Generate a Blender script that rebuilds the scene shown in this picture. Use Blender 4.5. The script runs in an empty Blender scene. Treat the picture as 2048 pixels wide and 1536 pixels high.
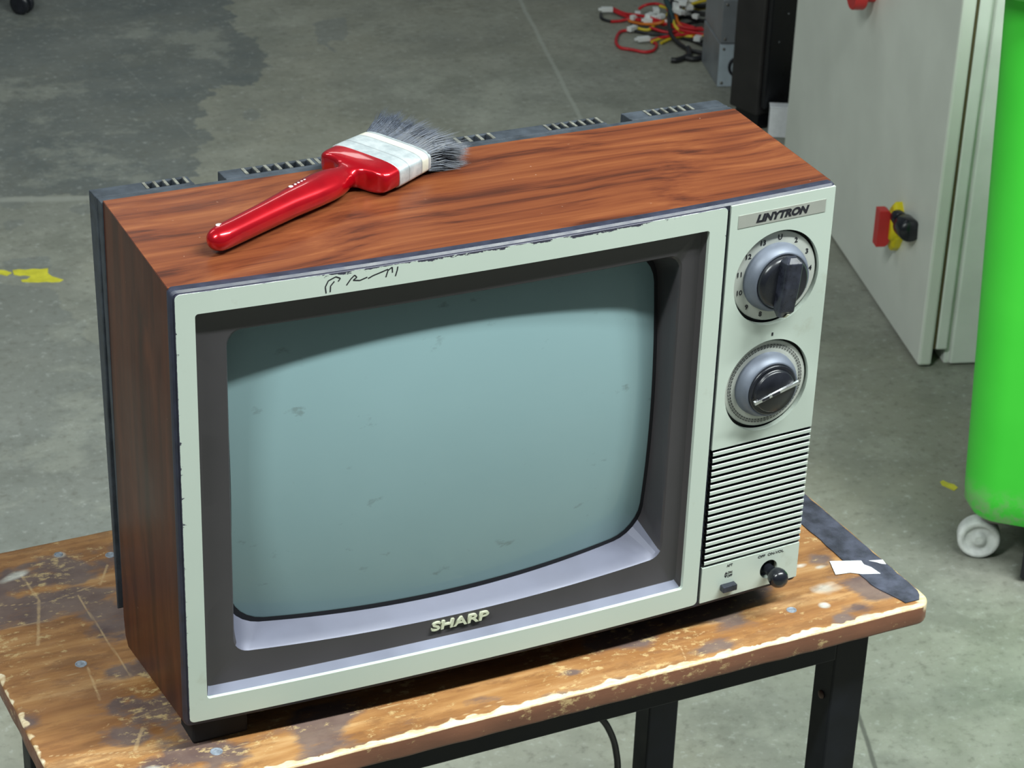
import bpy, bmesh, math, random
import numpy as np
from mathutils import Vector, Matrix, noise
random.seed(7); rng = np.random.default_rng(7)
COL = bpy.context.scene.collection
ZT = 0.574         # height of the bench top above the floor
Z0 = 0.60          # height of the bottom edge of the television's front
# ------------------------------------------------------------------ camera
CAM_C = Vector((-0.39756, -1.24376, 0.92132 + Z0))
R = [[0.8985370, -0.4376942, 0.0324816], [-0.1730533, -0.4213248, -0.8902460], [0.4033408, 0.7942979, -0.4543204]]
F = 4677.856
def ray(px, py):
    a, b = (px - 1024) / F, (py - 768) / F
    return Vector([a * R[0][i] + b * R[1][i] + R[2][i] for i in range(3)])
def atz(px, py, z):
    d = ray(px, py); return CAM_C + d * ((z - CAM_C.z) / d.z)
cam = bpy.data.cameras.new('camera'); co = bpy.data.objects.new('camera', cam); COL.objects.link(co)
co.matrix_world = Matrix(((R[0][0], -R[1][0], -R[2][0], CAM_C.x), (R[0][1], -R[1][1], -R[2][1], CAM_C.y), (R[0][2], -R[1][2], -R[2][2], CAM_C.z), (0, 0, 0, 1)))
cam.sensor_width = 36; cam.lens = F / 2048 * 36; cam.clip_start = .01; cam.clip_end = 60
cam.dof.use_dof = True; cam.dof.focus_distance = 1.46; cam.dof.aperture_fstop = 38
bpy.context.scene.camera = co
# ------------------------------------------------------------------ materials
class NT:
    def __init__(s, name):
        s.m = bpy.data.materials.new(name); s.m.use_nodes = True; s.t = s.m.node_tree; s.n = s.t.nodes
        s.b = s.n['Principled BSDF']; s._tc = None
    def new(s, k, **kw):
        n = s.n.new(k)
        for a, v in kw.items():
            if a in n.inputs: s.set(n.inputs[a], v)
            else: setattr(n, a, v)
        return n
    def set(s, inp, v):
        if isinstance(v, bpy.types.NodeSocket): s.t.links.new(v, inp)
        else:
            if hasattr(v, '__len__') and len(v) == 3 and inp.type == 'RGBA': v = (*v, 1)
            inp.default_value = v
    def co(s):
        if not s._tc: s._tc = s.n.new('ShaderNodeTexCoord').outputs['Object']
        return s._tc
    def mapped(s, scale=(1, 1, 1), rot=(0, 0, 0), loc=(0, 0, 0)):
        n = s.n.new('ShaderNodeMapping'); s.t.links.new(s.co(), n.inputs[0])
        n.inputs['Scale'].default_value = scale; n.inputs['Rotation'].default_value = rot; n.inputs['Location'].default_value = loc
        return n.outputs[0]
    def noise(s, scale=10, vec=None, detail=4, rough=.55, dist=0):
        n = s.n.new('ShaderNodeTexNoise'); n.inputs['Scale'].default_value = scale; n.inputs['Detail'].default_value = detail
        n.inputs['Roughness'].default_value = rough; n.inputs['Distortion'].default_value = dist
        s.t.links.new(vec if vec is not None else s.co(), n.inputs['Vector']); return n.outputs[0]
    def ramp(s, fac, stops, interp='LINEAR'):
        n = s.n.new('ShaderNodeValToRGB'); s.set(n.inputs[0], fac); e = n.color_ramp.elements; n.color_ramp.interpolation = interp
        while len(e) < len(stops): e.new(.5)
        for i, (p, c) in enumerate(stops):
            e[i].position = p; e[i].color = (c, c, c, 1) if not hasattr(c, '__len__') else (*c, 1)
        return n.outputs[0]
    def math(s, op, a, b=0.0, clamp=False):
        n = s.n.new('ShaderNodeMath'); n.operation = op; n.use_clamp = clamp; s.set(n.inputs[0], a); s.set(n.inputs[1], b); return n.outputs[0]
    def mix(s, f, a, b, mode='MIX'):
        n = s.n.new('ShaderNodeMix'); n.data_type = 'RGBA'; n.blend_type = mode
        s.set(n.inputs[0], f); s.set(n.inputs[6], a); s.set(n.inputs[7], b); return n.outputs[2]
    def attr(s, name):
        n = s.n.new('ShaderNodeAttribute'); n.attribute_name = name; return n.outputs['Fac']
    def bump(s, h, strength=.3, dist=.001):
        n = s.n.new('ShaderNodeBump'); n.inputs['Strength'].default_value = strength; n.inputs['Distance'].default_value = dist
        s.t.links.new(h, n.inputs['Height']); s.t.links.new(n.outputs[0], s.b.inputs['Normal'])
    def out(s, **kw):
        for k, v in kw.items(): s.set(s.b.inputs[{'color': 'Base Color', 'rough': 'Roughness', 'metal': 'Metallic', 'coat': 'Coat Weight', 'coatr': 'Coat Roughness', 'spec': 'Specular IOR Level'}[k]], v)
        return s.m
def mat(name, color, rough=.5, metal=0, var=.12, scale=40, bump=0, **kw):
    """plain material with a little procedural mottling of colour and roughness"""
    t = NT(name); n = t.noise(scale, detail=3)
    c2 = tuple(max(0, c * (1 - var)) for c in color); c1 = tuple(min(1, c * (1 + var)) for c in color)
    t.out(color=t.ramp(n, [(.3, c2), (.7, c1)]), metal=metal, rough=t.ramp(n, [(.3, max(.03, rough - .06)), (.7, min(1, rough + .06))]), **kw)
    if bump: t.bump(t.noise(scale * 12, detail=2), bump, .0005)
    return t.m
def wood_laminate(name, axis):
    t = NT(name)
    sc = (2.2, 80, 80) if axis == 'x' else (40, 40, 1.3)
    warp = t.noise(3.0, t.mapped((1, 1.6, 1.6) if axis == 'x' else (1.6, 1.6, 1)), 2)
    v = t.new('ShaderNodeVectorMath', operation='ADD'); t.set(v.inputs[0], t.mapped(sc))
    w = t.new('ShaderNodeVectorMath', operation='SCALE'); t.set(w.inputs[0], warp); w.inputs['Scale'].default_value = 6.0 if axis == 'x' else 3.2
    t.t.links.new(w.outputs[0], v.inputs[1])
    bands = t.noise(1.5, v.outputs[0], 6, .60)
    fine = t.noise(1.0, t.mapped(tuple(a * (14 if a > 5 else 6) for a in sc)), 4, .7)
    m = t.math('ADD', t.math('MULTIPLY', bands, .8), t.math('MULTIPLY', fine, .2))
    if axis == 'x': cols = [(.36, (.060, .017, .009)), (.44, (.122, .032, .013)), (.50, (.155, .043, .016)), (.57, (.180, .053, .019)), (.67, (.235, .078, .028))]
    else: cols = [(.34, (.026, .0065, .004)), (.45, (.046, .010, .005)), (.53, (.064, .015, .0065)), (.66, (.095, .024, .009))]  # darker ramp: shade of the side panels put into the colour
    c = t.ramp(m, cols)
    sc2 = t.noise(220, t.mapped((1, 1, 1)), 2, .5)
    spk = t.ramp(sc2, [(.76, 0.), (.80, 1.)])
    c = t.mix(t.math('MULTIPLY', spk, .35), c, (.6, .42, .32))
    t.out(color=c, rough=t.ramp(t.noise(9, None, 4), [(.3, .30), (.7, .44)]), spec=.28)
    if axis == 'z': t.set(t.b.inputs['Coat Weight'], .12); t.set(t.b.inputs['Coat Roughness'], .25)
    t.bump(fine, .08, .0003); return t.m
M = {}
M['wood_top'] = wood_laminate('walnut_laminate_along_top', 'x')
M['wood_side'] = wood_laminate('walnut_laminate_upright_shaded', 'z')
def front_paint():
    t = NT('pale_silver_grey_paint')
    base = t.ramp(t.noise(5, None, 3), [(.3, (.50, .575, .51)), (.7, (.56, .63, .565))])
    dirt = t.ramp(t.noise(28, None, 5, .65), [(.62, 0.), (.74, 1.)])
    c = t.mix(t.math('MULTIPLY', dirt, .35), base, (.36, .36, .27))
    ch = t.ramp(t.math('ADD', t.noise(260, t.mapped((.35, 1, 1)), 4, .7), t.math('MULTIPLY', t.attr('wear'), .42)), [(.80, 0.), (.83, 1.)])
    c = t.mix(ch, c, (.045, .045, .07))
    return t.out(color=c, rough=.46, spec=.4, metal=.12)
M['front'] = front_paint()
M['trim'] = mat('dark_blue_grey_edge_trim', (.024, .027, .048), .45, var=.3, scale=90)
M['bezel'] = mat('charcoal_bezel_plastic', (.046, .042, .046), .42, var=.1, scale=12, bump=.15)
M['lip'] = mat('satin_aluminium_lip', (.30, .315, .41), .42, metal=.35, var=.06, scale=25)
M['lip_shaded'] = mat('satin_aluminium_lip_shaded', (.135, .14, .19), .5, metal=.2, var=.08, scale=25)  # darker copy of the lip metal, shade put into its colour
M['slot'] = mat('black_plastic_and_slot_shade', (.006, .006, .009), .6)
M['shell'] = mat('dark_grey_back_shell_plastic', (.040, .049, .062), .5, var=.35, scale=70, bump=.3)
M['rib'] = mat('pale_vent_rib_plastic', (.15, .15, .13), .6, var=.5, scale=180)  # ribs paler than the shell
M['black'] = mat('black_moulded_plastic', (.012, .013, .018), .25, var=.3, scale=60)
M['black_scuffed'] = mat('scuffed_black_knob_plastic', (.020, .022, .034), .3, var=.5, scale=160)
M['satin'] = mat('brushed_dial_metal', (.52, .54, .50), .38, metal=.25, var=.08, scale=50)
M['collar'] = mat('blue_grey_satin_metal', (.15, .17, .215), .5, metal=.3, var=.15, scale=50)
M['chrome'] = mat('scratched_chrome', (.75, .77, .8), .18, metal=1, var=.15, scale=200)
M['ink'] = mat('black_lettering', (.012, .012, .018), .5, var=.1)
M['cream'] = mat('cream_raised_lettering', (.66, .68, .52), .35, metal=.3, var=.08)
M['plate'] = mat('grey_silver_name_plate', (.46, .47, .43), .35, metal=.4, var=.06)
M['foot'] = mat('black_rubber', (.004, .004, .005), .8)
def glass_mat():
    t = NT('grey_green_picture_tube')
    c = t.ramp(t.noise(4, None, 3), [(.3, (.205, .315, .335)), (.7, (.235, .355, .375))])
    sp = t.ramp(t.noise(62, t.mapped((.7, 1, 1.3)), 5, .62), [(.655, 0.), (.73, 1.)])
    c = t.mix(t.math('MULTIPLY', sp, .45), c, (.10, .13, .12))
    return t.out(color=c, rough=.5, coat=.75, coatr=.06, spec=.3)
M['tube'] = glass_mat()
# ------------------------------------------------------------------ mesh builder
class MB:
    def __init__(s): s.v = []; s.f = []; s.mi = []; s.sm = []
    def add(s, vs, fs, mi=0, smooth=False):
        o = len(s.v); s.v += [tuple(v) for v in vs]; s.f += [tuple(i + o for i in f) for f in fs]; s.mi += [mi] * len(fs); s.sm += [smooth] * len(fs); return s
    def hexa(s, p, mi=0):   # 8 points: bottom 4 ccw, top 4 ccw
        return s.add(p, [(3, 2, 1, 0), (4, 5, 6, 7), (0, 1, 5, 4), (1, 2, 6, 5), (2, 3, 7, 6), (3, 0, 4, 7)], mi)
    def box(s, a, b, mi=0):
        x0, y0, z0 = a; x1, y1, z1 = b
        return s.hexa([(x0, y0, z0), (x1, y0, z0), (x1, y1, z0), (x0, y1, z0), (x0, y0, z1), (x1, y0, z1), (x1, y1, z1), (x0, y1, z1)], mi)
    def obox(s, o, u, v, w, mi=0):   # corner and three edge vectors
        o, u, v, w = map(Vector, (o, u, v, w))
        return s.hexa([o, o + u, o + u + v, o + v, o + w, o + u + w, o + u + v + w, o + v + w], mi)
    def loft(s, loops, mi=0, closed=True, cap0=False, cap1=False, smooth=False):
        n = len(loops[0]); vs = [p for L in loops for p in L]; fs = []
        for i in range(len(loops) - 1):
            for j in range(n if closed else n - 1):
                k = (j + 1) % n; fs.append((i * n + j, i * n + k, (i + 1) * n + k, (i + 1) * n + j))
        s.add(vs, fs, mi, smooth)
        if cap0: s.add(loops[0], [tuple(range(n))[::-1]], mi)
        if cap1: s.add(loops[-1], [tuple(range(n))], mi)
        return s
    def lathe(s, c, ax, prof, n=40, mi=0, smooth=True, caps=True):   # prof: (radius, distance along axis)
        c = Vector(c); ax = Vector(ax).normalized(); u = ax.orthogonal().normalized(); w = ax.cross(u)
        L = [[c + ax * h + (u * math.cos(2 * math.pi * k / n) + w * math.sin(2 * math.pi * k / n)) * r for k in range(n)] for r, h in prof]
        return s.loft(L, mi, True, caps, caps, smooth)
    def tube(s, pts, r, n=8, mi=0, caps=True):
        pts = [Vector(p) for p in pts]; L = []; up = None
        for i, p in enumerate(pts):
            d = (pts[min(i + 1, len(pts) - 1)] - pts[max(i - 1, 0)]).normalized()
            if up is None: up = d.orthogonal().normalized()
            up = (up - d * up.dot(d)).normalized(); w = d.cross(up); rr = r[i] if hasattr(r, '__len__') else r
            L.append([p + (up * math.cos(2 * math.pi * k / n) + w * math.sin(2 * math.pi * k / n)) * rr for k in range(n)])
        return s.loft(L, mi, True, caps, caps, True)
    def build(s, name, mats, parent=None, org=None, bevel=0, smooth=None, attrs=None, fix=True):
        if org is None: org = parent['_o'] if parent is not None and '_o' in parent else (0, 0, 0)
        me = bpy.data.meshes.new(name); o = Vector(org)
        me.from_pydata([tuple(Vector(v) - o) for v in s.v], [], s.f)
        for m in (mats if isinstance(mats, (list, tuple)) else [mats]): me.materials.append(m)
        me.polygons.foreach_set('material_index', s.mi); me.polygons.foreach_set('use_smooth', s.sm if smooth is None else [smooth] * len(s.f))
        for k, a in (attrs or {}).items():
            at = me.attributes.new(k, 'FLOAT', 'POINT'); at.data.foreach_set('value', np.asarray(a, dtype=np.float32))
        if fix:
            bm = bmesh.new(); bm.from_mesh(me); bmesh.ops.recalc_face_normals(bm, faces=bm.faces); bm.to_mesh(me); bm.free()
        ob = bpy.data.objects.new(name, me); COL.objects.link(ob)
        if parent is not None: ob.parent = parent
        else: ob.location = o
        ob['_o'] = tuple(o)
        if bevel:
            b = ob.modifiers.new('bevel', 'BEVEL'); b.width = bevel; b.segments = 2; b.limit_method = 'ANGLE'; b.angle_limit = .6
        return ob
def tag(o, label, cat, group=None, kind=None):
    if label: o['label'] = label
    if cat: o['category'] = cat
    if group: o['group'] = group
    if kind: o['kind'] = kind
    return o
def thing(name, loc, label, cat, group=None):
    o = bpy.data.objects.new(name, None); COL.objects.link(o); o.location = loc; o['_o'] = tuple(loc); o.empty_display_size = .05
    return tag(o, label, cat, group)
def curve_mesh(cu, fn, name, m, parent):
    """turn a filled curve or text into a mesh whose (x, y, z) are passed through fn"""
    ob = bpy.data.objects.new('tmp', cu); COL.objects.link(ob); dg = bpy.context.evaluated_depsgraph_get(); dg.update()
    me = bpy.data.meshes.new_from_object(ob.evaluated_get(dg)); bpy.data.objects.remove(ob); bpy.data.curves.remove(cu)
    org = Vector(parent['_o'])
    for v in me.vertices: v.co = Vector(fn(*v.co)) - org
    me.name = name; me.materials.clear(); me.materials.append(m)
    bm = bmesh.new(); bm.from_mesh(me); bmesh.ops.recalc_face_normals(bm, faces=bm.faces); bm.to_mesh(me); bm.free()
    o = bpy.data.objects.new(name, me); COL.objects.link(o); o.parent = parent; o['_o'] = tuple(org); return o
def text_mesh(txt, size, fn, name, m, parent, extrude=.0002, off=0, shear=0, width=None, align='CENTER', spacing=1.0):
    cu = bpy.data.curves.new('t', 'FONT'); cu.body = txt; cu.size = size; cu.extrude = extrude; cu.offset = off; cu.shear = shear
    cu.align_x = align; cu.align_y = 'CENTER'; cu.space_character = spacing; cu.resolution_u = 4
    if width:
        ob = bpy.data.objects.new('tmp', cu); COL.objects.link(ob); bpy.context.view_layer.update(); k = width / ob.dimensions.x; bpy.data.objects.remove(ob)
    else: k = 1
    return curve_mesh(cu, lambda x, y, z: fn(x * k, y, z), name, m, parent)

# ================================================================== TELEVISION
W, H, S = .480, .317, .0081
def yb(x): u = x / W; return -S * 4 * u * (1 - u)
def P(x, d, z): return (x, yb(x) + d, z + Z0)          # d: depth behind the bowed front
tv = thing('television', (.24, .07, ZT), 'old portable television with wood-grain cabinet, silver front and two dials, standing on the bench', 'television')
XL, XR = 0.0, .3904
def rect_loop(x0, x1, z0, z1, r, d, nx=24, nz=10, nr=6, zf=None, df=None):
    pts = []
    def arc(cx, cz, a0):
        for k in range(1, nr):
            a = a0 + k / nr * math.pi / 2; pts.append((cx + r * math.cos(a), cz + r * math.sin(a)))
    for k in range(nx + 1): pts.append((x0 + r + (x1 - x0 - 2 * r) * k / nx, z0))
    arc(x1 - r, z0 + r, -math.pi / 2)
    for k in range(nz + 1): pts.append((x1, z0 + r + (z1 - z0 - 2 * r) * k / nz))
    arc(x1 - r, z1 - r, 0)
    for k in range(nx + 1): pts.append((x1 - r - (x1 - x0 - 2 * r) * k / nx, z1))
    arc(x0 + r, z1 - r, math.pi / 2)
    for k in range(nz + 1): pts.append((x0, z1 - r - (z1 - z0 - 2 * r) * k / nz))
    arc(x0 + r, z0 + r, math.pi)
    out = []
    for x, z in pts:
        if zf: z = zf(x, z)
        out.append((x, z, d if df is None else df(x, z)))
    return out
def L3(loop): return [P(x, d, z) for x, z, d in loop]
# wood cabinet: four panels in one piece
zt = lambda y: .3172 + (.3243 - .3172) * max(0, y) / .139
N = 32; xs = [W * i / N for i in range(N + 1)]; cb = MB(); TH = .008; D0 = .0085; YB_ = .139
def slab(f0, f1):      # f(x) -> list of y,z quad section
    L = [f0(x) for x in xs]
    vs = [(x, y, z + Z0) for x, sec in zip(xs, L) for (y, z) in sec]; n = 4
    fs = [(i * n + j, i * n + (j + 1) % n, (i + 1) * n + (j + 1) % n, (i + 1) * n + j) for i in range(N) for j in range(n)]
    fs += [(0, 1, 2, 3), tuple(N * n + k for k in (3, 2, 1, 0))]; cb.add(vs, fs, f1)
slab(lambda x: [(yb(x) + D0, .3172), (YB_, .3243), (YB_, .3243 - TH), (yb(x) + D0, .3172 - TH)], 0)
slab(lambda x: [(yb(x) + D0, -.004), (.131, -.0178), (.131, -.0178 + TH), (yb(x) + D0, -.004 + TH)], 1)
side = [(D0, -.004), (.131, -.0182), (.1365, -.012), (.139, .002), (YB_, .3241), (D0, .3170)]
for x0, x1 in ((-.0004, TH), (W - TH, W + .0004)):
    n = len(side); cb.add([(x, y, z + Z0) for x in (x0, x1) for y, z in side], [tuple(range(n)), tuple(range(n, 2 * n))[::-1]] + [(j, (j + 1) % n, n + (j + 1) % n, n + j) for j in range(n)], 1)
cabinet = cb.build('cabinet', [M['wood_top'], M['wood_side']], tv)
# pale worn line along the cabinet's left and right top edges and dark trim round the front
tr = MB()
tr.loft([L3(rect_loop(-.0006, W + .0006, -.0045, H + .0006, .0035, .0092)), L3(rect_loop(-.0012, W + .0012, -.005, H + .0008, .0035, .0060)),
         L3(rect_loop(-.0008, W + .0008, -.0045, H + .0004, .0035, .0032)), L3(rect_loop(.0005, W - .0005, -.003, H - .001, .003, .0016)),
         L3(rect_loop(.004, W - .004, .002, H - .005, .003, .0016)), L3(rect_loop(.0085, W - .0085, .006, H - .0085, .003, .0060)), L3(rect_loop(.0085, W - .0085, .006, H - .0085, .003, .0092))], smooth=False)
tr.build('edge_trim', M['trim'], tv)
# silver picture frame
OX0, OX1, OZ0, OZ1 = .0138, .3768, .0165, .3010
ff = MB(); wear = []
def fl(*loops): ff.loft([L3(l) for l in loops])
lo = [rect_loop(XL + .0012, XR, -.0005, H - .0012, .0035, .0045, 60, 24, 6), rect_loop(XL + .0012, XR, -.0005, H - .0012, .0035, .0003, 60, 24, 6),
      rect_loop(XL + .0015, XR - .0003, -.0002, H - .0015, .0035, 0, 60, 24, 6), rect_loop(XL + .0045, XR - .003, .0030, H - .0045, .0030, 0, 60, 24, 6),
      rect_loop(OX0, OX1, OZ0, OZ1, .0022, 0, 60, 24, 6), rect_loop(OX0 + .0002, OX1 - .0002, OZ0 + .0002, OZ1 - .0002, .0022, .003, 60, 24, 6)]
fl(*lo)
for k, l in enumerate(lo):
    for x, z, d in l:
        w = {0: 2.4, 1: 2.4, 2: .8, 3: .22, 4: .05, 5: 0}[k]
        if z > H - .008 and .09 < x < .33: w *= 1.25
        elif z > H - .008: w *= .55
        elif x < .006: w *= .62
        else: w *= .45
        wear.append(w)
frame = ff.build('picture_frame', M['front'], tv, attrs={'wear': wear}, fix=True)
# dark bezel, silver lips
cx = (.0355 + .3605) / 2
def gy(x, z): return .0045 + .016 * ((x - cx) / .160) ** 2 + .0115 * ((z - .163) / .120) ** 2      # picture tube surface, absolute depth
def zlow(drop, z0, z1):
    def f(x, z):
        t = (x - cx) / .16; v = max(0, 1 - (z - z0) / ((z1 - z0) * .35)); return z - drop * (1 - t * t) * v ** 1.5
    return f
A0 = rect_loop(OX0, OX1, OZ0, OZ1, .002, .0026)
A1 = rect_loop(OX0 + .0012, OX1 - .0030, .0222, OZ1 - .0008, .003, .0062)
A2 = rect_loop(OX0 + .004, OX1 - .0060, .0228, OZ1 - .004, .003, .0066)
B0 = rect_loop(.0352, .3608, .0445, .2838, .0100, .0070, zf=zlow(.0070, .0445, .2838))
B1 = rect_loop(.0362, .3596, .0455, .2826, .0110, .0085, zf=zlow(.0070, .0445, .2838))
gd = lambda x, z: gy(x, z) - yb(x) + .0003
bar = lambda x, z: z
B2 = rect_loop(.0385, .3570, .0520, .2790, .0230, 0, zf=zlow(.0065, .052, .279), df=gd)
bz = MB(); lp = MB(); low = MB()
def strip(La, Lb, pred):
    a, b = L3(La), L3(Lb); n = len(a)
    for j in range(n):
        k = (j + 1) % n; mid = [(La[j][i] + La[k][i]) / 2 for i in range(2)]
        t = pred(j, n)
        (t or bz).add([a[j], a[k], b[k], b[j]], [(0, 1, 2, 3)], 0, False)
NB = 24
strip(A0, A1, lambda j, n: low if (j < NB or j < NB + 2 or j > n - 3) else None)
strip(A1, A2, lambda j, n: None); strip(A2, B0, lambda j, n: None)
strip(B0, B1, lambda j, n: lp if (j < NB + 4 or j > n - 5) else None)
# mask wall in three steps so that the lip curves
def lerp(La, Lb, t, e=1.0): return [(a[0] + (b[0] - a[0]) * t, a[1] + (b[1] - a[1]) * t, a[2] + (b[2] - a[2]) * t ** e) for a, b in zip(La, Lb)]
steps = [lerp(B1, B2, t) for t in (0, .3, .65, 1)]
for a, b in zip(steps, steps[1:]): strip(a, b, lambda j, n: lp if (j < NB + 4 or j > n - 5) else None)
dark = rect_loop(.0405, .3550, .0545, .2770, .0230, 0, zf=zlow(.0065, .052, .279), df=lambda x, z: gd(x, z) - .0002)
strip(B2, [(x, z, d + .004) for x, z, d in B2], lambda j, n: None)
bezel = bz.build('bezel', M['bezel'], tv); 
def weld(ob, d=1e-5, angle=35):
    bm = bmesh.new(); bm.from_mesh(ob.data); bmesh.ops.remove_doubles(bm, verts=bm.verts, dist=d); bm.to_mesh(ob.data); bm.free()
    ob.data.polygons.foreach_set('use_smooth', [True] * len(ob.data.polygons)); ob.data.set_sharp_from_angle(angle=math.radians(angle))
weld(bezel)
o = low.build('sill', M['lip'], bezel); weld(o, angle=50); o['label'] = 'silver strip along the bottom of the bezel'
o = lp.build('screen_lip', M['lip_shaded'], bezel); weld(o, angle=50); o['label'] = 'silver curved lip below the screen'
# gasket: thin black ring round the tube
gk = MB(); r0 = [(x, z, d - .0010) for x, z, d in B2]; ri = rect_loop(.0412, .3543, .0550, .2765, .0230, 0, zf=zlow(.0062, .052, .279), df=lambda x, z: gd(x, z) - .0006)
gk.loft([L3(r0), L3(ri)]); gk.build('gasket', M['slot'], bezel)
# picture tube
tb = MB(); nx, nz = 48, 36
vs = []; fs = []
for j in range(nz + 1):
    for i in range(nx + 1):
        x = .030 + .336 * i / nx; z = .030 + .262 * j / nz; vs.append((x, gy(x, z), z + Z0))
for j in range(nz):
    for i in range(nx): a = j * (nx + 1) + i; fs.append((a, a + 1, a + nx + 2, a + nx + 1))
tb.add(vs, fs, 0, True); screen = tb.build('screen', M['tube'], tv, fix=False)
so = screen.modifiers.new('glass', 'SOLIDIFY'); so.thickness = .01; so.offset = 1 if False else -1
screen['label'] = 'grey-green glass picture tube'
# lettering on the bezel
def on_front(xc, zc, d, ang=0):
    c, s = math.cos(ang), math.sin(ang)
    return lambda x, y, z: P(xc + x * c - y * s, d - z, zc + x * s + y * c)
text_mesh('SHARP', .0092, on_front(.1985, .0318, .0060), 'maker_badge', M['cream'], bezel, extrude=.0009, off=.00022, width=.0440, shear=.12)
# ------------------------------------------------------------------ control panel
X2, X3 = .3930, .4795
ya, yc_ = yb(X2), 0.0
def Q(x, d, z): t = (x - X2) / (X3 - X2); return (x, ya + (yc_ - ya) * t + d, z + Z0)
def plate(z0, z1, circles, name):
    cu = bpy.data.curves.new(name, 'CURVE'); cu.dimensions = '2D'; cu.fill_mode = 'BOTH'; cu.extrude = .0022
    def spl(pts):
        s = cu.splines.new('POLY'); s.points.add(len(pts) - 1)
        for p, q in zip(s.points, pts): p.co = (*q, 0, 1)
        s.use_cyclic_u = True
    spl([(X2, z0), (X3, z0), (X3, z1), (X2, z1)])
    for c0, c1, r in circles: spl([(c0 + r * math.cos(a * math.pi / 40), c1 + r * math.sin(a * math.pi / 40)) for a in range(80)])
    return cu
CXD, CZ1, CZ2, RD = .4358, .2548, .1710, .0357
panel = thing('control_panel', tv.location, None, None); panel.parent = tv; panel.location = (0, 0, 0); panel['_o'] = tv['_o']
bpy.data.objects.remove(panel)
pp = MB()
def take(cu):
    ob = bpy.data.objects.new('tmp', cu); COL.objects.link(ob); dg = bpy.context.evaluated_depsgraph_get(); dg.update()
    me = bpy.data.meshes.new_from_object(ob.evaluated_get(dg)); bpy.data.objects.remove(ob)
    pp.add([Q(v.co.x, .0022 - v.co.z, v.co.y) for v in me.vertices], [tuple(p.vertices) for p in me.polygons], 0); bpy.data.meshes.remove(me)
GZ0, GZ1, NG, SW = .0306, .1268, 19, .0022
take(plate(GZ1 + SW / 2, H - .0012, [(CXD, CZ1, RD), (CXD, CZ2, RD)], 'upper'))
HX, HZ = .4531, .0132
take(plate(-.0003, GZ0 - SW / 2, [(HX, HZ, .0078)], 'lower'))
pitch = (GZ1 - GZ0) / (NG - 1)
for k in range(NG):
    zc = GZ0 + k * pitch
    pp.add([Q(x, d, z) for x in (X2, X3) for z in (zc - SW / 2, zc + SW / 2) for d in (.0028, .0060)], [(0, 2, 6, 4), (1, 3, 7, 5), (0, 1, 3, 2), (4, 6, 7, 5), (0, 4, 5, 1), (2, 3, 7, 6)], 1)
    if k < NG - 1:
        a, b = zc + SW / 2, zc + pitch - SW / 2; r = .0004
        sec = [(a, .0044), (a, r), (a + r, 0), (b - r, 0), (b, r), (b, .0044)]
        n = 6; vs = [Q(x, d, z) for x in (X2 + .0012, X3) for z, d in sec]
        fs = [tuple(range(n)), tuple(range(n, 2 * n))[::-1]] + [(j, (j + 1) % n, n + (j + 1) % n, n + j) for j in range(n)]
        for q_, f__ in enumerate(fs): pp.add([vs[i_] for i_ in f__], [tuple(range(len(f__)))], 1 if q_ in (2, 6, 7, 0, 1) else 0)  # ridge side walls coloured black, painting the shade in the slots
cpanel = pp.build('control_panel', [M['front'], M['slot']], tv)
tr2 = MB()
for k in range(NG):     # black slot floors already above; backing plate behind everything
    pass
tr2.add([Q(x, d, z) for x in (.3880, W - .006) for d in (.0062, .0090) for z in (.001, H - .003)], [(0, 1, 3, 2), (4, 6, 7, 5), (0, 4, 5, 1), (2, 3, 7, 6), (0, 2, 6, 4), (1, 5, 7, 3)])
tr2.build('backing_plate', M['slot'], tv)
tr3 = MB(); 
tr3.add([Q(x, d, z) for x in (XR - .0008, X2 + .0006) for d in (.0030, .0062) for z in (-.001, H - .002)], [(0, 1, 3, 2), (4, 6, 7, 5), (0, 4, 5, 1), (2, 3, 7, 6), (0, 2, 6, 4), (1, 5, 7, 3)])
o = tr3.build('divider', M['trim'], tv); o['label'] = 'dark gap strip between frame and control panel'
def on_panel(xc, zc, d=-.0001, ang=0):
    c, s = math.cos(ang), math.sin(ang)
    return lambda x, y, z: Q(xc + x * c - y * s, d - z, zc + x * s + y * c)
np_ = MB(); np_.add([Q(x, d, z) for x in (.3993, .4720) for d in (-.0003, .0006) for z in (.2982, .3077)], [(0, 1, 3, 2), (4, 6, 7, 5), (0, 4, 5, 1), (2, 3, 7, 6), (0, 2, 6, 4), (1, 5, 7, 3)])
nplate = np_.build('name_plate', M['plate'], cpanel)
text_mesh('LINYTRON', .0074, on_panel(.4352, .3027, -.0004), 'plate_lettering', M['ink'], nplate, extrude=.0001, off=.00042, shear=.28, width=.0440)
text_mesh('OFF  ON-VOL', .0030, on_panel(.4538, .0262), 'panel_lettering', M['ink'], cpanel, extrude=.0001, off=.00003, width=.0230)
text_mesh('AFT', .0030, on_panel(.4172, .0262), 'panel_lettering', M['ink'], cpanel, extrude=.0001, off=.00003)
text_mesh('\u25b2ON', .0026, on_panel(.4166, .0200), 'panel_lettering', M['ink'], cpanel, extrude=.0001, off=.00006)
text_mesh('\u25bcOFF', .0026, on_panel(.4166, .0172), 'panel_lettering', M['ink'], cpanel, extrude=.0001, off=.00006)
text_mesh('II', .0032, on_panel(.4366, .2110), 'panel_lettering', M['ink'], cpanel, extrude=.0001, off=.00015)
def dial(zc, name, label):
    c = Q(CXD, 0, zc); ax = Vector((-(0.0), -1, 0))
    d = MB(); d.lathe(c, (0, -1, 0), [(.0335, -.0052), (.0335, -.0036), (.0330, -.0033), (.0262, -.0030), (.0005, -.0030)], 64, smooth=False)
    o = d.build(name, M['satin'], tv); o['label'] = label; return o, Vector(c)
d1, c1 = dial(CZ1, 'channel_dial', 'upper round channel dial with black pointer knob')
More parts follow.
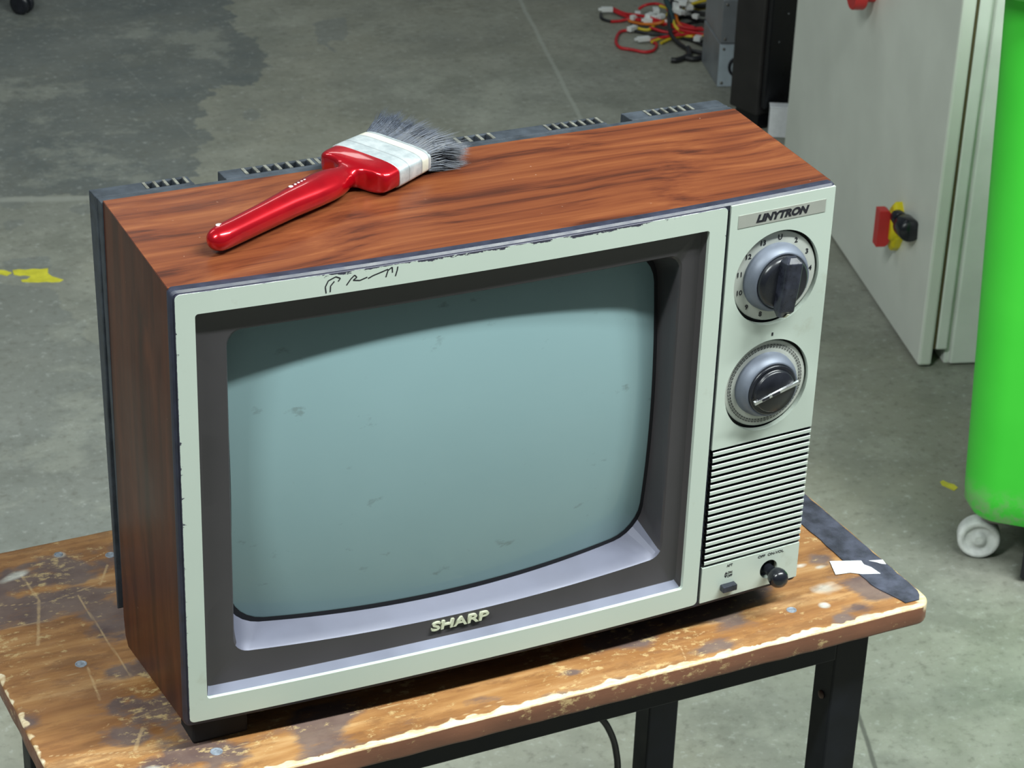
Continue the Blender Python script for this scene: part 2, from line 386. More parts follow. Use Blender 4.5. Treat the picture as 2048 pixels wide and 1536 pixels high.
d2, c2 = dial(CZ2, 'tuning_dial', 'lower round tuning dial with chrome-barred knob')
def ringtext(lst, c, r, size, d, par, off=0, width=None):
    for a, t in lst:
        th = math.radians(a)
        text_mesh(t, size, (lambda ca, x0, z0: (lambda x, y, z: (c.x + x0 + x, c.y + d - z, c.z + z0 + y)))(th, r * math.sin(th), r * math.cos(th)), 'numeral', M['ink'], par, extrude=.0001, off=off)
chan = ['U', '2', '3', '4', '5', '6', '7', '8', '9', '10', '11', '12', '13']
ringtext([(4 + i * 360 / 13, t) for i, t in enumerate(chan)], c1, .0292, .0052, .0029, d1, .00008)
# fine figures of the lower dial, one ring
fig = MB()
for i, n_ in enumerate(range(14, 84, 1)):
    a = 2 * math.pi * i / 70
    for s_ in (-1, 1):
        aa = a + s_ * .014; ra, rb = .0282, .0306
        u = Vector((math.sin(aa), 0, math.cos(aa))); v = Vector((math.cos(aa), 0, -math.sin(aa)))
        for q0, q1, sk in ((ra, rb, s_ * .0004), (ra, ra + .0005, 0), (rb - .0005, rb, 0)):
            w_ = .00016 if sk else .00045
            p = [u * q0 - v * w_, u * q0 + v * w_, u * q1 + v * (w_ + sk), u * q1 + v * (-w_ + sk)]
            fig.add([c2 + k + Vector((0, .00275, 0)) for k in p], [(0, 1, 2, 3)])
o = fig.build('figure_ring', M['ink'], d2, fix=False); o['label'] = 'ring of small printed figures'
for c, dd, rr in ((c1, d1, 0), (c2, d2, .0008)):
    k = MB(); k.lathe(c, (0, -1, 0), [(.0255 - rr, -.0030), (.0248 - rr, .0015), (.0220 - rr, .0070), (.0208 - rr, .0076), (.0200 - rr, .0070)], 64)
    k.build('collar', M['collar'], dd)
k = MB(); k.lathe(c1, (0, -1, 0), [(.0200, .0060), (.0200, .0078), (.0190, .0100), (.0172, .0120), (.0165, .0122), (.0004, .0122)], 64)
kn = k.build('knob', M['black'], d1)
# pointer bar: tapered wedge running top to bottom across the knob
b_ = MB(); th = math.radians(-5)
def kb(c, u, h, w): return c + Vector((w * math.cos(th) - u * math.sin(th), -h, u * math.cos(th) + w * math.sin(th)))
sec = [(.0212, .0035, .0118, .0160), (.0180, .0068, .0118, .0200), (.0000, .0066, .0118, .0205), (-.0180, .0062, .0118, .0195), (-.0238, .0030, .0118, .0150)]
L = []
for u, w, h0, h1 in sec: L.append([kb(c1, u, h0, -w * 1.15), kb(c1, u, h0, w * 1.15), kb(c1, u, h1 - .0012, w), kb(c1, u, h1, w - .0012), kb(c1, u, h1, -w + .0012), kb(c1, u, h1 - .0012, -w)])
b_.loft(L, cap0=True, cap1=True); b_.build('pointer_bar', M['black_scuffed'], kn, bevel=.0006)
pm = MB(); pm.loft([[kb(c1, u, h, w) for w, h in ((.0002, hh), (.0021, hh), (.0021, hh + .0008), (.0002, hh + .0008))] for u, hh in ((-.0195, .0192), (-.0236, .0152))], cap0=True, cap1=True)
o = pm.build('pointer_mark', M['cream'], kn); o['label'] = 'cream mark at the pointer tip'
k = MB(); k.lathe(c2, (0, -1, 0), [(.0192, .0060), (.0192, .0085), (.0180, .0095), (.0162, .0078), (.0160, .0112), (.0150, .0125), (.0004, .0128)], 64)
kn2 = k.build('knob', M['black'], d2)
cbm = MB(); th = math.radians(-74)
for u0, u1, w in ((-.0185, -.0095, .0013), (-.0095, .0090, .0012), (.0090, .0185, .0012)):
    L = [[kb(c2, u, .0122, -w * 1.3), kb(c2, u, .0122, w * 1.3), kb(c2, u, .0142, w), kb(c2, u, .0142, -w)] for u in (u0, u1)]
    cbm.loft(L, cap0=True, cap1=True)
cbm.build('chrome_bar', M['chrome'], kn2, bevel=.0003)
dk = MB()
for u0, u1 in ((-.0125, -.0065), (-.0040, .0025)):
    dk.loft([[kb(c2, u, .0138, -.0009), kb(c2, u, .0138, .0009), kb(c2, u, .01435, .0009), kb(c2, u, .01435, -.0009)] for u in (u0, u1)], cap0=True, cap1=True)
dk.build('bar_inlay', M['ink'], kn2)
# volume knob and slide switch
hc = Vector(Q(HX, 0, HZ)); v_ = MB()
v_.lathe(hc + Vector((0, 0, 0)), (0, -1, 0), [(.0040, -.0065), (.0042, .0040), (.0050, .0065), (.0068, .0095), (.0076, .0128), (.0072, .0160), (.0055, .0186), (.0028, .0199), (.0003, .0202)], 32)
v_.build('volume_knob', M['black'], cpanel)
s_ = MB(); s_.add([Q(x, d, z) for x in (.4102, .4225) for d in (-.0050, .0010) for z in (.0062, .0112)], [(0, 1, 3, 2), (4, 6, 7, 5), (0, 4, 5, 1), (2, 3, 7, 6), (0, 2, 6, 4), (1, 5, 7, 3)])
s_.build('slide_switch', M['black_scuffed'], cpanel, bevel=.0006)
# underside plinth and feet
pl = MB(); pl.box((.010, .012, Z0 - .0075), (.440, .125, Z0 + .003)); pl.build('plinth', M['foot'], tv)
for x0, x1, y0, y1, zb in ((.006, .046, .010, .036, 0), (.405, .450, .030, .056, 0), (.006, .046, .095, .122, 0), (.410, .450, .095, .122, 0)):
    f = MB(); f.box((x0, y0, ZT + .0002), (x1, y1, Z0 - .0055)); f.build('foot', M['foot'], tv, bevel=.002)
# back shell with vent ribs
sh = MB(); rb = []
sh.hexa([(.0, .1385, Z0 + .003), (.4800, .1385, Z0 + .003), (.4800, .1400, Z0 + .003), (.0, .1400, Z0 + .003), (-.0015, .1385, Z0 + .3228), (.4812, .1385, Z0 + .3228), (.4812, .1480, Z0 + .3228), (-.0015, .1480, Z0 + .3228)])
def tab(x0, x1, vents):
    yA, yB, zt_ = .1478, .1655, Z0 + .3232
    cuts = []
    for a, b, n in vents:
        p = (b - a) / n
        cuts += [(a + i * p + p * .22, a + i * p + p * .92) for i in range(n)]; rb.extend([(a + i * p - p * .06, a + i * p + p * .22) for i in range(n + 1)])
    sh.hexa([(x0, yA, Z0 + .004), (x1, yA, Z0 + .004), (x1, yA + .0015, Z0 + .004), (x0, yA + .0015, Z0 + .004), (x0, yA, Z0 + .3145), (x1, yA, Z0 + .3145), (x1, yB, Z0 + .3145), (x0, yB, Z0 + .3145)]); sh.box((x0, .1628, Z0 + .3140), (x1, yB, zt_ - .001)); sh.box((x0, yA, Z0 + .3140), (x1, .1512, zt_))
    e = x0
    for a, b in cuts + [(x1, x1)]:
        if a > e: sh.box((e, .1510, Z0 + .3140), (a, .1630, zt_ - .0005))
        e = b
tab(-.0020, .0660, [(.034, .062, 4)])
tab(.0880, .3790, [(.104, .152, 6), (.157, .200, 5), (.245, .289, 5), (.334, .376, 6)])
tab(.3990, .4800, [(.416, .452, 5)])
# hull behind, tapering towards the tube's neck
def rl(x0, x1, z0, z1, y): return [(x0, y, z0 + Z0), (x1, y, z0 + Z0), (x1, y, z1 + Z0), (x0, y, z1 + Z0)]
sh.loft([rl(.020, .460, .006, .312, .140), rl(.034, .446, .008, .306, .166), rl(.055, .420, .012, .280, .200), rl(.080, .380, .030, .240, .280), rl(.120, .330, .060, .210, .330)], cap0=True, cap1=True)
shell = sh.build('back_shell', M['shell'], tv, bevel=.0008)
for a, b in rb:
    rbm = MB(); rbm.box((a, .1516, Z0 + .3216), (b, .1622, Z0 + .3232)); rbm.build('vent_rib', M['rib'], shell)
# biro scribble on the top rail of the frame
sc = MB()
for pts in ([(.0985, .3025), (.0980, .3070), (.1000, .3110), (.1050, .3130), (.1080, .3115), (.1065, .3095)], [(.1012, .3030), (.1015, .3072), (.1040, .3100)], [(.1120, .3060), (.1150, .3100), (.1175, .3122), (.1190, .3105), (.1165, .3088), (.1210, .3080), (.1260, .3095)],
            [(.1265, .3085), (.1300, .3100), (.1345, .3112), (.1400, .3128)], [(.1385, .3075), (.1400, .3120), (.1428, .3138), (.1430, .3100)], [(.1450, .3072), (.1462, .3110), (.1466, .3136)]):
    P3 = [Vector(P(x, -.00012, z)) for x, z in pts]
    for a, b in zip(P3, P3[1:]):
        n = (b - a).normalized().cross(Vector((0, 1, 0))) * .00040; sc.add([a - n, b - n, b + n, a + n], [(0, 1, 2, 3)])
o = sc.build('scuff_marks', M['ink'], frame, fix=False); o['label'] = 'dark pen-like scuffs on the top rail'

# ================================================================== PAINTBRUSH
t = NT('metallic_red_lacquer'); t.out(color=t.ramp(t.noise(60, None, 2), [(.3, (.44, .0, .008)), (.7, (.56, .002, .011))]), metal=.55, rough=.26, coat=.9, coatr=.05); M['red'] = t.m
t = NT('ferrule_metal_with_paint_residue')
g = t.n.new('ShaderNodeSeparateXYZ'); t.t.links.new(t.attr('s') if False else t.co(), g.inputs[0])
sa = t.attr('s')
base = t.ramp(t.noise(120, None, 4, .6), [(.35, (.52, .59, .62)), (.65, (.74, .80, .82))])
band = t.ramp(sa, [(0, (0, 0, 0)), (.70, (0, 0, 0)), (.72, (1, 1, 1)), (.90, (1, 1, 1)), (.92, (0, 0, 0))])
c = t.mix(t.math('MULTIPLY', band, .65), base, (.68, .63, .46))
lines = t.ramp(sa, [(0, 0.), (.28, 0.), (.30, 1.), (.32, 0.), (.68, 0.), (.705, 1.), (.73, 0.), (.91, 0.), (.93, 1.), (.95, 0.)])
c = t.mix(t.math('MULTIPLY', lines, .5), c, (.10, .11, .13))
t.out(color=c, metal=t.math('SUBTRACT', .5, t.math('MULTIPLY', band, .4)), rough=.36); t.bump(t.noise(300, None, 3), .25, .0004); M['ferrule'] = t.m
M['bristle'] = mat('blue_grey_bristle', (.050, .060, .085), .5, var=.5, scale=420)
M['white_print'] = mat('white_print', (.8, .75, .75), .4, var=.03)
BA = math.radians(28.4); bo = Vector((.046, .043, 0)); bd = Vector((math.cos(BA), math.sin(BA), 0)); bw = Vector((-math.sin(BA), math.cos(BA), 0))
def BP(s, w, h): q = bo + bd * s + bw * w; return (q.x, q.y, Z0 + zt(q.y) + h + .0008)
brush = thing('paintbrush', BP(.07, 0, 0), 'wide paintbrush with glossy red handle lying across the television top', 'paintbrush')
def supers(s, hw, ht, hc, e=2.4, n=32):
    out = []
    for k in range(n):
        a = 2 * math.pi * k / n; ca, sa_ = math.cos(a), math.sin(a)
        out.append(BP(s, hw * math.copysign(abs(ca) ** (2 / e), ca), hc + ht * math.copysign(abs(sa_) ** (2 / e), sa_)))
    return out
hb = MB(); prof = [(-.0083, .0004, .0004), (-.0080, .0030, .0030), (-.0062, .0056, .0055), (-.0030, .0074, .0072), (.002, .0082, .0078), (.012, .0084, .0080), (.040, .0088, .0084), (.065, .0100, .0088), (.085, .0122, .0090), (.100, .0132, .0090), (.111, .0122, .0088), (.119, .0094, .0080), (.124, .0080, .0074), (.128, .0090, .0074), (.1300, .0150, .0078), (.1308, .0225, .0082), (.1316, .0262, .0085), (.1335, .0284, .0087), (.1370, .0291, .0089), (.1470, .0291, .0090)]
hb.loft([supers(s, w, h, max(h + .0002, .0086), 2.2 if s < .128 else 4.2) for s, w, h in prof], cap0=True, cap1=True, smooth=True)
handle = hb.build('handle', M['red'], brush)
fe = MB(); fl_ = []; sv = []
fp = [(.1462, .0294, .0088), (.1464, .0297, .0091), (.1500, .0297, .0091), (.1580, .0294, .0090), (.1700, .0291, .0086), (.1795, .0290, .0082), (.1812, .0288, .0079), (.1812, .0272, .0068)]
fe.loft([supers(s, w, h, .0092, 4.5, 48) for s, w, h in fp], cap0=True, cap1=True, smooth=True)
for s, w, h in fp: sv += [(s - .1462) / .035] * 48
sv += [0] * 48 + [1] * 48
ferr = fe.build('ferrule', M['ferrule'], brush, attrs={'s': sv}); ferr.data.set_sharp_from_angle(angle=.9)
br = MB()
br.loft([supers(s, w, h, hc, 3) for s, w, h, hc in ((.178, .0265, .0066, .0092), (.190, .0275, .0068, .0090), (.205, .0285, .0052, .0078), (.214, .0270, .0026, .0060))], cap0=True, cap1=True)
for i in range(9000):
    w0 = random.uniform(-1, 1); h0 = random.uniform(-1, 1)
    # ragged, splayed clumps
    cl = noise.noise(Vector((w0 * 6, h0 * 1.2, 3.1))); Ln = .041 + .010 * cl + random.uniform(-.010, .003) - .009 * max(0, -w0) - .004 * abs(h0)
    spread = .0115 * w0 * abs(w0) ** .3 + .006 * noise.noise(Vector((w0 * 9, h0 * 2, 8))) + random.gauss(0, .0014)
    up = .0035 * h0 + .004 * noise.noise(Vector((w0 * 8, h0 * 3, 5))) + random.gauss(0, .0014)
    a = (.1805, w0 * .0270, .0092 + h0 * .0066); 
    p0 = Vector(BP(*a)); p1 = Vector(BP(.1805 + Ln * .5, a[1] + spread * .35, a[2] + up * .5)); he = max(.0006, a[2] + up * 1.3 - .0035)
    p2 = Vector(BP(.1805 + Ln, a[1] + spread, he)); r = .00022; e1 = bw * r; e2 = Vector((0, 0, r))
    br.add([p0 - e1, p0 + e1, p0 + e2, p1 - e1, p1 + e1, p1 + e2, p2], [(0, 1, 4, 3), (1, 2, 5, 4), (2, 0, 3, 5), (3, 4, 6), (4, 5, 6), (5, 3, 6)])
bri = br.build('bristles', M['bristle'], brush, fix=False); bri['kind'] = 'stuff'; bri['label'] = 'worn splayed dark grey bristles'
pr = MB()
for i, s in enumerate((.074, .0785, .0818, .085, .088)):
    r = .0016 if i == 0 else .0009
    c0 = Vector(BP(s, .0042, .01755)); pr.lathe(c0, (0, 0, 1), [(r, 0), (r, .0003), (.0001, .0003)], 10)
pr.build('printed_dots', M['white_print'], handle)
pr = MB(); pr.lathe(BP(.003, .0028, .0158), (0, 0, 1), [(.0022, 0), (.0022, .0004), (.0001, .0004)], 12); o = pr.build('paint_chip', M['white_print'], handle)

# ================================================================== BENCH
bench = thing('workbench', (.24, .12, 0), 'low workbench with scarred orange-brown wooden top and black steel legs under the television', 'workbench')
TX0, TX1, TY0, TY1 = -0.0927, 0.5820, -0.0391, 0.3067
def tmap(u, v, ins):
    r = .014 - ins; x0, x1, y0, y1 = TX0 + ins, TX1 - ins, TY0 + ins, TY1 - ins
    x = x0 + (x1 - x0) * u; y = y0 + (y1 - y0) * v
    cx_ = min(max(x, x0 + r), x1 - r); cy_ = min(max(y, y0 + r), y1 - r); dx, dy = x - cx_, y - cy_; h = math.hypot(dx, dy)
    m = max(abs(dx), abs(dy))
    if dx and dy and h > 0: f = m / h; return cx_ + dx * f, cy_ + dy * f
    return x, y
NX, NY = 470, 240; tt = MB(); vs = []
for j in range(NY + 1):
    for i in range(NX + 1):
        x, y = tmap(i / NX, j / NY, .0025); vs.append((x, y, ZT))
fs = [(j * (NX + 1) + i, j * (NX + 1) + i + 1, (j + 1) * (NX + 1) + i + 1, (j + 1) * (NX + 1) + i) for j in range(NY) for i in range(NX)]
tt.add(vs, fs, 0, True)
ringuv = [(i / NX, 0) for i in range(0, NX)] + [(1, j / NY) for j in range(0, NY)] + [(1 - i / NX, 1) for i in range(0, NX)] + [(0, 1 - j / NY) for j in range(0, NY)]
rings = []
for ins, z in ((.0025, 0), (.0012, -.0004), (.0003, -.0013), (0, -.0026), (0, -.0150), (.0004, -.0165), (.0020, -.0175), (.03, -.0175)):
    L = []
    for u, v in ringuv:
        x, y = tmap(u, v, ins); nn = noise.noise(Vector((x * 45, y * 45, z * 30))) * .0007 * (1 if ins < .002 else 0)
        wv = nn * (1 if z > -.014 or z < -.0165 else 1.6)
        L.append((x + (wv if u in (0, 1) else 0), y + (wv if v in (0, 1) else 0), ZT + z))
    rings.append(L)
tt.loft(rings, 0, True, False, True, True)
V = np.array(tt.v); X, Y = V[:, 0], V[:, 1]; Zv = V[:, 2] - ZT
def nz3(sc, off, ax=(1, 1)): return np.array([noise.noise(Vector((x * sc * ax[0], y * sc * ax[1], off))) for x, y in zip(X, Y)])
n1 = nz3(18, 1.3, (.55, 1)); n2 = nz3(45, 4.7, (.7, 1)); n3 = nz3(130, 9.1)
def blob(x, y, rx, ry, ang=0, n=1.0):
    a = math.radians(ang); dx, dy = X - x, Y - y; u = (dx * math.cos(a) + dy * math.sin(a)) / rx; v = (-dx * math.sin(a) + dy * math.cos(a)) / ry
    return np.clip(1.25 - np.sqrt(u * u + v * v) + (n2 * .7 + n3 * .35) * n, 0, 1) 
def seg(p, q, w):
    px, py = p; qx, qy = q; dx, dy = qx - px, qy - py; t_ = np.clip(((X - px) * dx + (Y - py) * dy) / (dx * dx + dy * dy), 0, 1)
    return np.clip(1.3 - np.hypot(X - px - t_ * dx, Y - py - t_ * dy) / w + n3 * .5, 0, 1)
top = (Zv > -.002).astype(float)
T = lambda px, py: tuple(atz(px, py, ZT)[:2])
stain = np.clip((n1 - .10) * 3.2 + n2 * .9, 0, .75)
for px, py, rx, ry, ang, k in ((110, 1150, .085, .022, 0, 1), (60, 1200, .05, .014, 0, .9), (330, 1390, .040, .028, 30, 1), (300, 1340, .030, .022, 0, .8), (215, 1230, .022, .05, 0, .7), (390, 1500, .028, .030, 20, .9), (250, 1470, .012, .020, 60, .8),
                               (1690, 1242, .010, .008, 0, 1), (1150, 1345, .010, .006, 0, .9), (960, 1400, .014, .006, 0, .6), (1640, 1120, .016, .012, -30, .8), (1720, 1215, .012, .007, -20, .6), (1420, 1300, .020, .007, 5, .5), (1000, 1450, .02, .008, 0, .5), (700, 1470, .02, .008, 0, .5)):
    x, y = T(px, py); stain = np.maximum(stain, blob(x, y, rx, ry, ang) * k)
x, y = T(303, 1378); stain = stain * (1 - blob(x, y, .016, .010, 60, .5))
pale = np.zeros(len(X))
for px, py, rx, ry, ang, k in ((35, 1150, .016, .005, 20, .9), (1652, 1178, .013, .009, -10, .7), (1735, 1232, .006, .004, 0, .6), (1647, 1211, .0042, .0036, 0, 1), (1583, 1219, .006, .0045, 0, .5), (1600, 1131, .008, .004, 0, .9), (1640, 1134, .006, .003, 0, .8), (120, 1109, .006, .0045, 0, .7), (8, 1520, .012, .006, 0, .9), (300, 1540, .01, .005, 0, .8), (1510, 1160, .02, .008, 0, .35)):
    x, y = T(px, py); pale = np.maximum(pale, blob(x, y, rx, ry, ang, .8) * k)
scr = np.zeros(len(X))
for a, b, w in (((42, 1150), (78, 1200), .0013), ((78, 1200), (76, 1290), .0014), ((155, 1190), (215, 1282), .0009), ((215, 1282), (262, 1352), .0009), ((95, 1205), (190, 1170), .0008), ((0, 1212), (95, 1205), .0006), ((100, 1512), (250, 1505), .0007), ((250, 1505), (430, 1496), .0006),
                ((0, 1260), (100, 1240), .0005), ((175, 1335), (200, 1400), .0012), ((60, 1365), (165, 1345), .0005), ((160, 1130), (210, 1105), .0006), ((200, 1170), (215, 1130), .0011), ((285, 1455), (270, 1500), .0016), ((1545, 1215), (1570, 1238), .0006), ((1362, 1295), (1372, 1320), .0006), ((1390, 1275), (1410, 1262), .0005), ((900, 1440), (1010, 1400), .0005), ((700, 1430), (860, 1395), .0005), ((455, 1500), (620, 1470), .0004)):
    scr = np.maximum(scr, seg(T(*a), T(*b), w))
for k in range(150):
    x, y = rng.uniform(TX0, TX1), rng.uniform(TY0, TY1); a = rng.normal(.2, .9); l = rng.uniform(.002, .012)
    m = (abs(X - x) < .015) & (abs(Y - y) < .015); 
    p, q = (x, y), (x + l * math.cos(a), y + l * math.sin(a)); dx, dy = q[0] - x, q[1] - y; t_ = np.clip(((X[m] - x) * dx + (Y[m] - y) * dy) / (l * l), 0, 1)
    scr[m] = np.maximum(scr[m], np.clip(1.2 - np.hypot(X[m] - x - t_ * dx, Y[m] - y - t_ * dy) / rng.uniform(.0003, .0007), 0, 1) * rng.uniform(.4, .9))
bevel_ = ((Zv < .0003) & (Zv > -.0022) & (np.arange(len(X)) >= (NX + 1) * (NY + 1))).astype(float)
nf = np.array([noise.noise(Vector((x * 60, 3, 1))) for x in X])
frontw = np.clip(1.35 - (Y - TY0) / (.0048 + .0012 * nf) + n3 * .9 + n2 * .35, 0, 1) * top
leftw = np.clip(.75 - (X - TX0) / .005 + n3 * 1.4, 0, 1) * top
chipb = np.clip((n2 + .12) * 3, 0, 1) * (Zv < -.0145) * (Zv > -.017)
side_ = (Zv < -.0020).astype(float)
edge = np.clip(np.maximum(np.maximum(frontw, bevel_ * 1.5 * (Y < TY0 + .02)), leftw * .8) + chipb * .15, 0, 1)
cr_ = blob(TX1 - .004, TY0 + .014, .012, .016, 30, .9); edge = np.maximum(edge, cr_ * (Zv > -.003) * .9)
t = NT('scarred_bench_wood')
gr = t.noise(2.0, t.mapped((3.5, 26, 10)), 6, .6)
c = t.ramp(gr, [(.30, (.19, .085, .030)), (.45, (.31, .145, .050)), (.56, (.40, .205, .075)), (.70, (.54, .33, .15))])
c = t.mix(t.ramp(t.noise(60, t.mapped((.35, 1, 1)), 6, .75), [(.40, .55), (.50, 0.)]), c, (.17, .075, .03))
bl = t.noise(11, t.mapped((1, 1.5, 1)), 4, .6)
c = t.mix(t.ramp(bl, [(.45, 0.), (.62, .4)]), c, (.24, .10, .035))
fn = t.noise(85, t.mapped((.5, 1.2, 1)), 5, .7)
st_ = t.noise(42, t.mapped((.35, 1.1, 1)), 7, .72)
sm = t.ramp(t.math('ADD', t.attr('stain'), t.math('MULTIPLY', t.math('SUBTRACT', st_, .5), 1.9)), [(.20, 0.), (.62, .86)])
c = t.mix(sm, c, t.ramp(t.noise(30, None, 4), [(.35, (.085, .062, .068)), (.65, (.165, .125, .115))]))
c = t.mix(t.math('MULTIPLY', t.attr('side'), 1.0), c, t.ramp(t.noise(30, t.mapped((.4, 1, 2)), 4), [(.35, (.16, .066, .038)), (.65, (.22, .092, .052))]))
spk = t.ramp(t.math('ADD', t.math('MULTIPLY', t.noise(150, t.mapped((.6, 1, 1)), 4, .75), .6), t.math('MULTIPLY', t.noise(9, None, 4, .6), .4)), [(.55, 0.), (.62, .7)])
c = t.mix(spk, c, (.62, .46, .22))
c = t.mix(t.math('MULTIPLY', t.ramp(t.attr('scratch'), [(.25, 0.), (.9, .6)]), t.ramp(fn, [(.3, .35), (.6, 1.)])), c, (.62, .44, .23))
c = t.mix(t.ramp(t.attr('pale'), [(.2, 0.), (.8, .85)]), c, t.ramp(fn, [(.4, (.42, .42, .38)), (.6, (.72, .71, .64))]))
c = t.mix(t.ramp(t.math('ADD', t.attr('edge'), t.math('MULTIPLY', t.math('SUBTRACT', fn, .5), .7)), [(.35, 0.), (.60, .95)]), c, t.ramp(fn, [(.4, (.62, .46, .26)), (.62, (.86, .76, .55))]))
t.out(color=c, rough=t.ramp(fn, [(.3, .34), (.7, .6)]), spec=.45); t.bump(fn, .35, .0008); M['bench'] = t.m
ttop = tt.build('tabletop', M['bench'], bench, attrs=dict(stain=stain * top, pale=pale * top, scratch=scr * top, edge=edge, side=side_), fix=False)
bm = bmesh.new(); bm.from_mesh(ttop.data); bmesh.ops.remove_doubles(bm, verts=bm.verts, dist=1e-6); bmesh.ops.recalc_face_normals(bm, faces=bm.faces); bm.to_mesh(ttop.data); bm.free()
# black strip along the right edge
M['strip'] = mat('worn_black_edge_strip', (.050, .055, .080), .5, var=.6, scale=70, bump=.5)
es = MB(); ny = 60; ia, ib = [], []
for j in range(ny + 1):
    y = TY0 + .007 + (TY1 - TY0 - .010) * j / ny; xo = TX1 - .0028 - .0016 * max(0, noise.noise(Vector((y * 90, 0, 0)))) - (max(0, .022 - (y - TY0)) ** 2) * 30; xi = 0.5505 + .0012 * noise.noise(Vector((y * 60, 5, 0))) + (max(0, .0 - y) * .30)
    ia.append((xi, y)); ib.append((max(xo, xi + .001), y))
es.loft([[(*p, ZT + .0001) for p in ia], [(*p, ZT + .0008) for p in ia], [(*p, ZT + .0008) for p in ib], [(*p, ZT + .0001) for p in ib]], closed=False)
o = es.build('edge_strip', M['strip'], bench); o['label'] = 'black worn strip along the right edge'
# torn white sticker
M['paper'] = mat('white_paper', (.80, .82, .84), .6, var=.05, scale=120)
q = [T(1659, 1124), T(1722, 1123), T(1728, 1131), T(1742, 1136), T(1761, 1149), T(1725, 1150), T(1700, 1147), T(1671, 1151)]
st = MB(); st.add([(*p, ZT + .0009) for p in q], [tuple(range(len(q)))]); q2 = [T(1737, 1124), T(1765, 1122), T(1772, 1131), T(1762, 1130), T(1752, 1127)]
st.add([(*p, ZT + .0011) for p in q2], [tuple(range(len(q2)))])
o = st.build('sticker', M['paper'], bench); o['label'] = 'torn white paper sticker'; m_ = o.modifiers.new('thick', 'SOLIDIFY'); m_.thickness = .0002
# screws
M['screw'] = mat('worn_zinc_screw', (.30, .34, .40), .5, metal=.3, var=.35, scale=300)
for px, py, r in ((162, 1328, .0042), (433, 1503, .0042), (221, 1110, .0040), (1583, 1220, .0038), (117, 1109, .0034)):
    x, y = T(px, py); s_ = MB(); s_.lathe((x, y, ZT - .0006), (0, 0, 1), [(r + .0004, 0), (r, .0009), (r * .8, .00095), (r * .66, .0007), (.0002, .0007)], 24, smooth=False); o = s_.build('screw', M['screw'], bench)
M['steel'] = mat('black_painted_steel', (.006, .007, .010), .5, var=.35, scale=40, spec=.22)
LW, LD = .0300, .0250
def legbox(x, y):
    m = MB(); m.box((x, y, 0), (x + LW, y + LD, ZT - .0170)); return m.build('leg', M['steel'], bench, bevel=.0015)
LXa, LXb, LYa, LYb = -0.0498, 0.5098, -0.0192, 0.2465
for x in (LXa, LXb):
    for y in (LYa, LYb): legbox(x, y)
RZ0, RZ1 = ZT - .0455, ZT - .0176
for nm, a, b in (('rail', (LXa + LW, LYa - .0010, RZ0), (LXb, LYa + .020, RZ1)), ('rail', (LXa + LW, LYb + .002, RZ0), (LXb, LYb + LD, RZ1)), ('rail', (LXa + .002, LYa + LD, RZ0), (LXa + .022, LYb, RZ1)), ('rail', (LXb + .006, LYa + LD, RZ0), (LXb + LW, LYb, RZ1))):
    m = MB(); m.box(a, b); m.build(nm, M['steel'], bench, bevel=.0012)
m = MB(); m.lathe((LXb - .0002, LYa + .012, ZT - .085), (-1, 0, 0), [(.0035, 0), (.0032, .0012), (.0005, .0016)], 12); o = m.build('bolt', mat('rusty_bolt', (.09, .05, .035), .7), bench)
# hanging power cord behind the bench
M['cord'] = mat('black_cable_sheath', (.008, .008, .010), .35)
pts = []
for x, y, z in ((.400, .345, -.06), (.425, .310, -.18), (.452, .272, -.255), (.462, .262, -.285), (.474, .258, -.305), (.486, .262, -.335), (.492, .268, -.375), (.494, .30, -.45), (.47, .34, -.53), (.40, .36, -.590), (.30, .37, -.5960)): pts.append(Vector((x, y, z + Z0)))
def smooth(pts, n=8):
    out = []; P_ = [pts[0]] + list(pts) + [pts[-1]]
    for i in range(1, len(P_) - 2):
        a, b, c, d = P_[i - 1:i + 3]
        for k in range(n):
            t_ = k / n; out.append(.5 * ((2 * b) + (c - a) * t_ + (2 * a - 5 * b + 4 * c - d) * t_ ** 2 + (3 * b - a - 3 * c + d) * t_ ** 3))
    return out + [Vector(pts[-1])]
m = MB(); m.tube(smooth([Vector((.36, .318, .12 + Z0)), Vector((.385, .350, .03 + Z0))] + pts), .0032)
o = m.build('power_cord', M['cord'], tv)

# ================================================================== FLOOR
def axis(a, b, st, far): 
    inner = np.arange(a, b + 1e-6, st); return np.concatenate([[-far, -far / 2], inner, [far / 2, far]])
gx = axis(-1.2, 3.6, .02, 12); gyv = axis(-.9, 4.6, .02, 12); GX, GY = np.meshgrid(gx, gyv); fx, fy = GX.ravel(), GY.ravel(); nxx, nyy = len(gx), len(gyv)
Fp = lambda px, py: tuple(atz(px, py, 0)[:2])
def sdf(poly):
    pts = [Fp(*p) for p in poly]; d = np.full(fx.shape, 9.0); ins = np.zeros(fx.shape, bool)
    for (ax_, ay), (bx, by) in zip(pts, pts[1:] + pts[:1]):
        ex, ey = bx - ax_, by - ay; t_ = np.clip(((fx - ax_) * ex + (fy - ay) * ey) / (ex * ex + ey * ey + 1e-12), 0, 1)
        d = np.minimum(d, np.hypot(fx - ax_ - t_ * ex, fy - ay - t_ * ey))
        with np.errstate(divide='ignore', invalid='ignore'): cr = ((ay > fy) != (by > fy)) & (fx < (bx - ax_) * (fy - ay) / (by - ay + 1e-15) + ax_)
        ins ^= cr
    return np.where(ins, d, -d)
A = sdf([(-400, -500), (560, -500), (455, -30), (470, 40), (500, 75), (540, 125), (525, 165), (430, 180), (400, 215), (385, 250), (412, 275), (385, 310), (400, 345), (330, 420), (190, 388), (100, 392), (-60, 398), (-500, 380)])
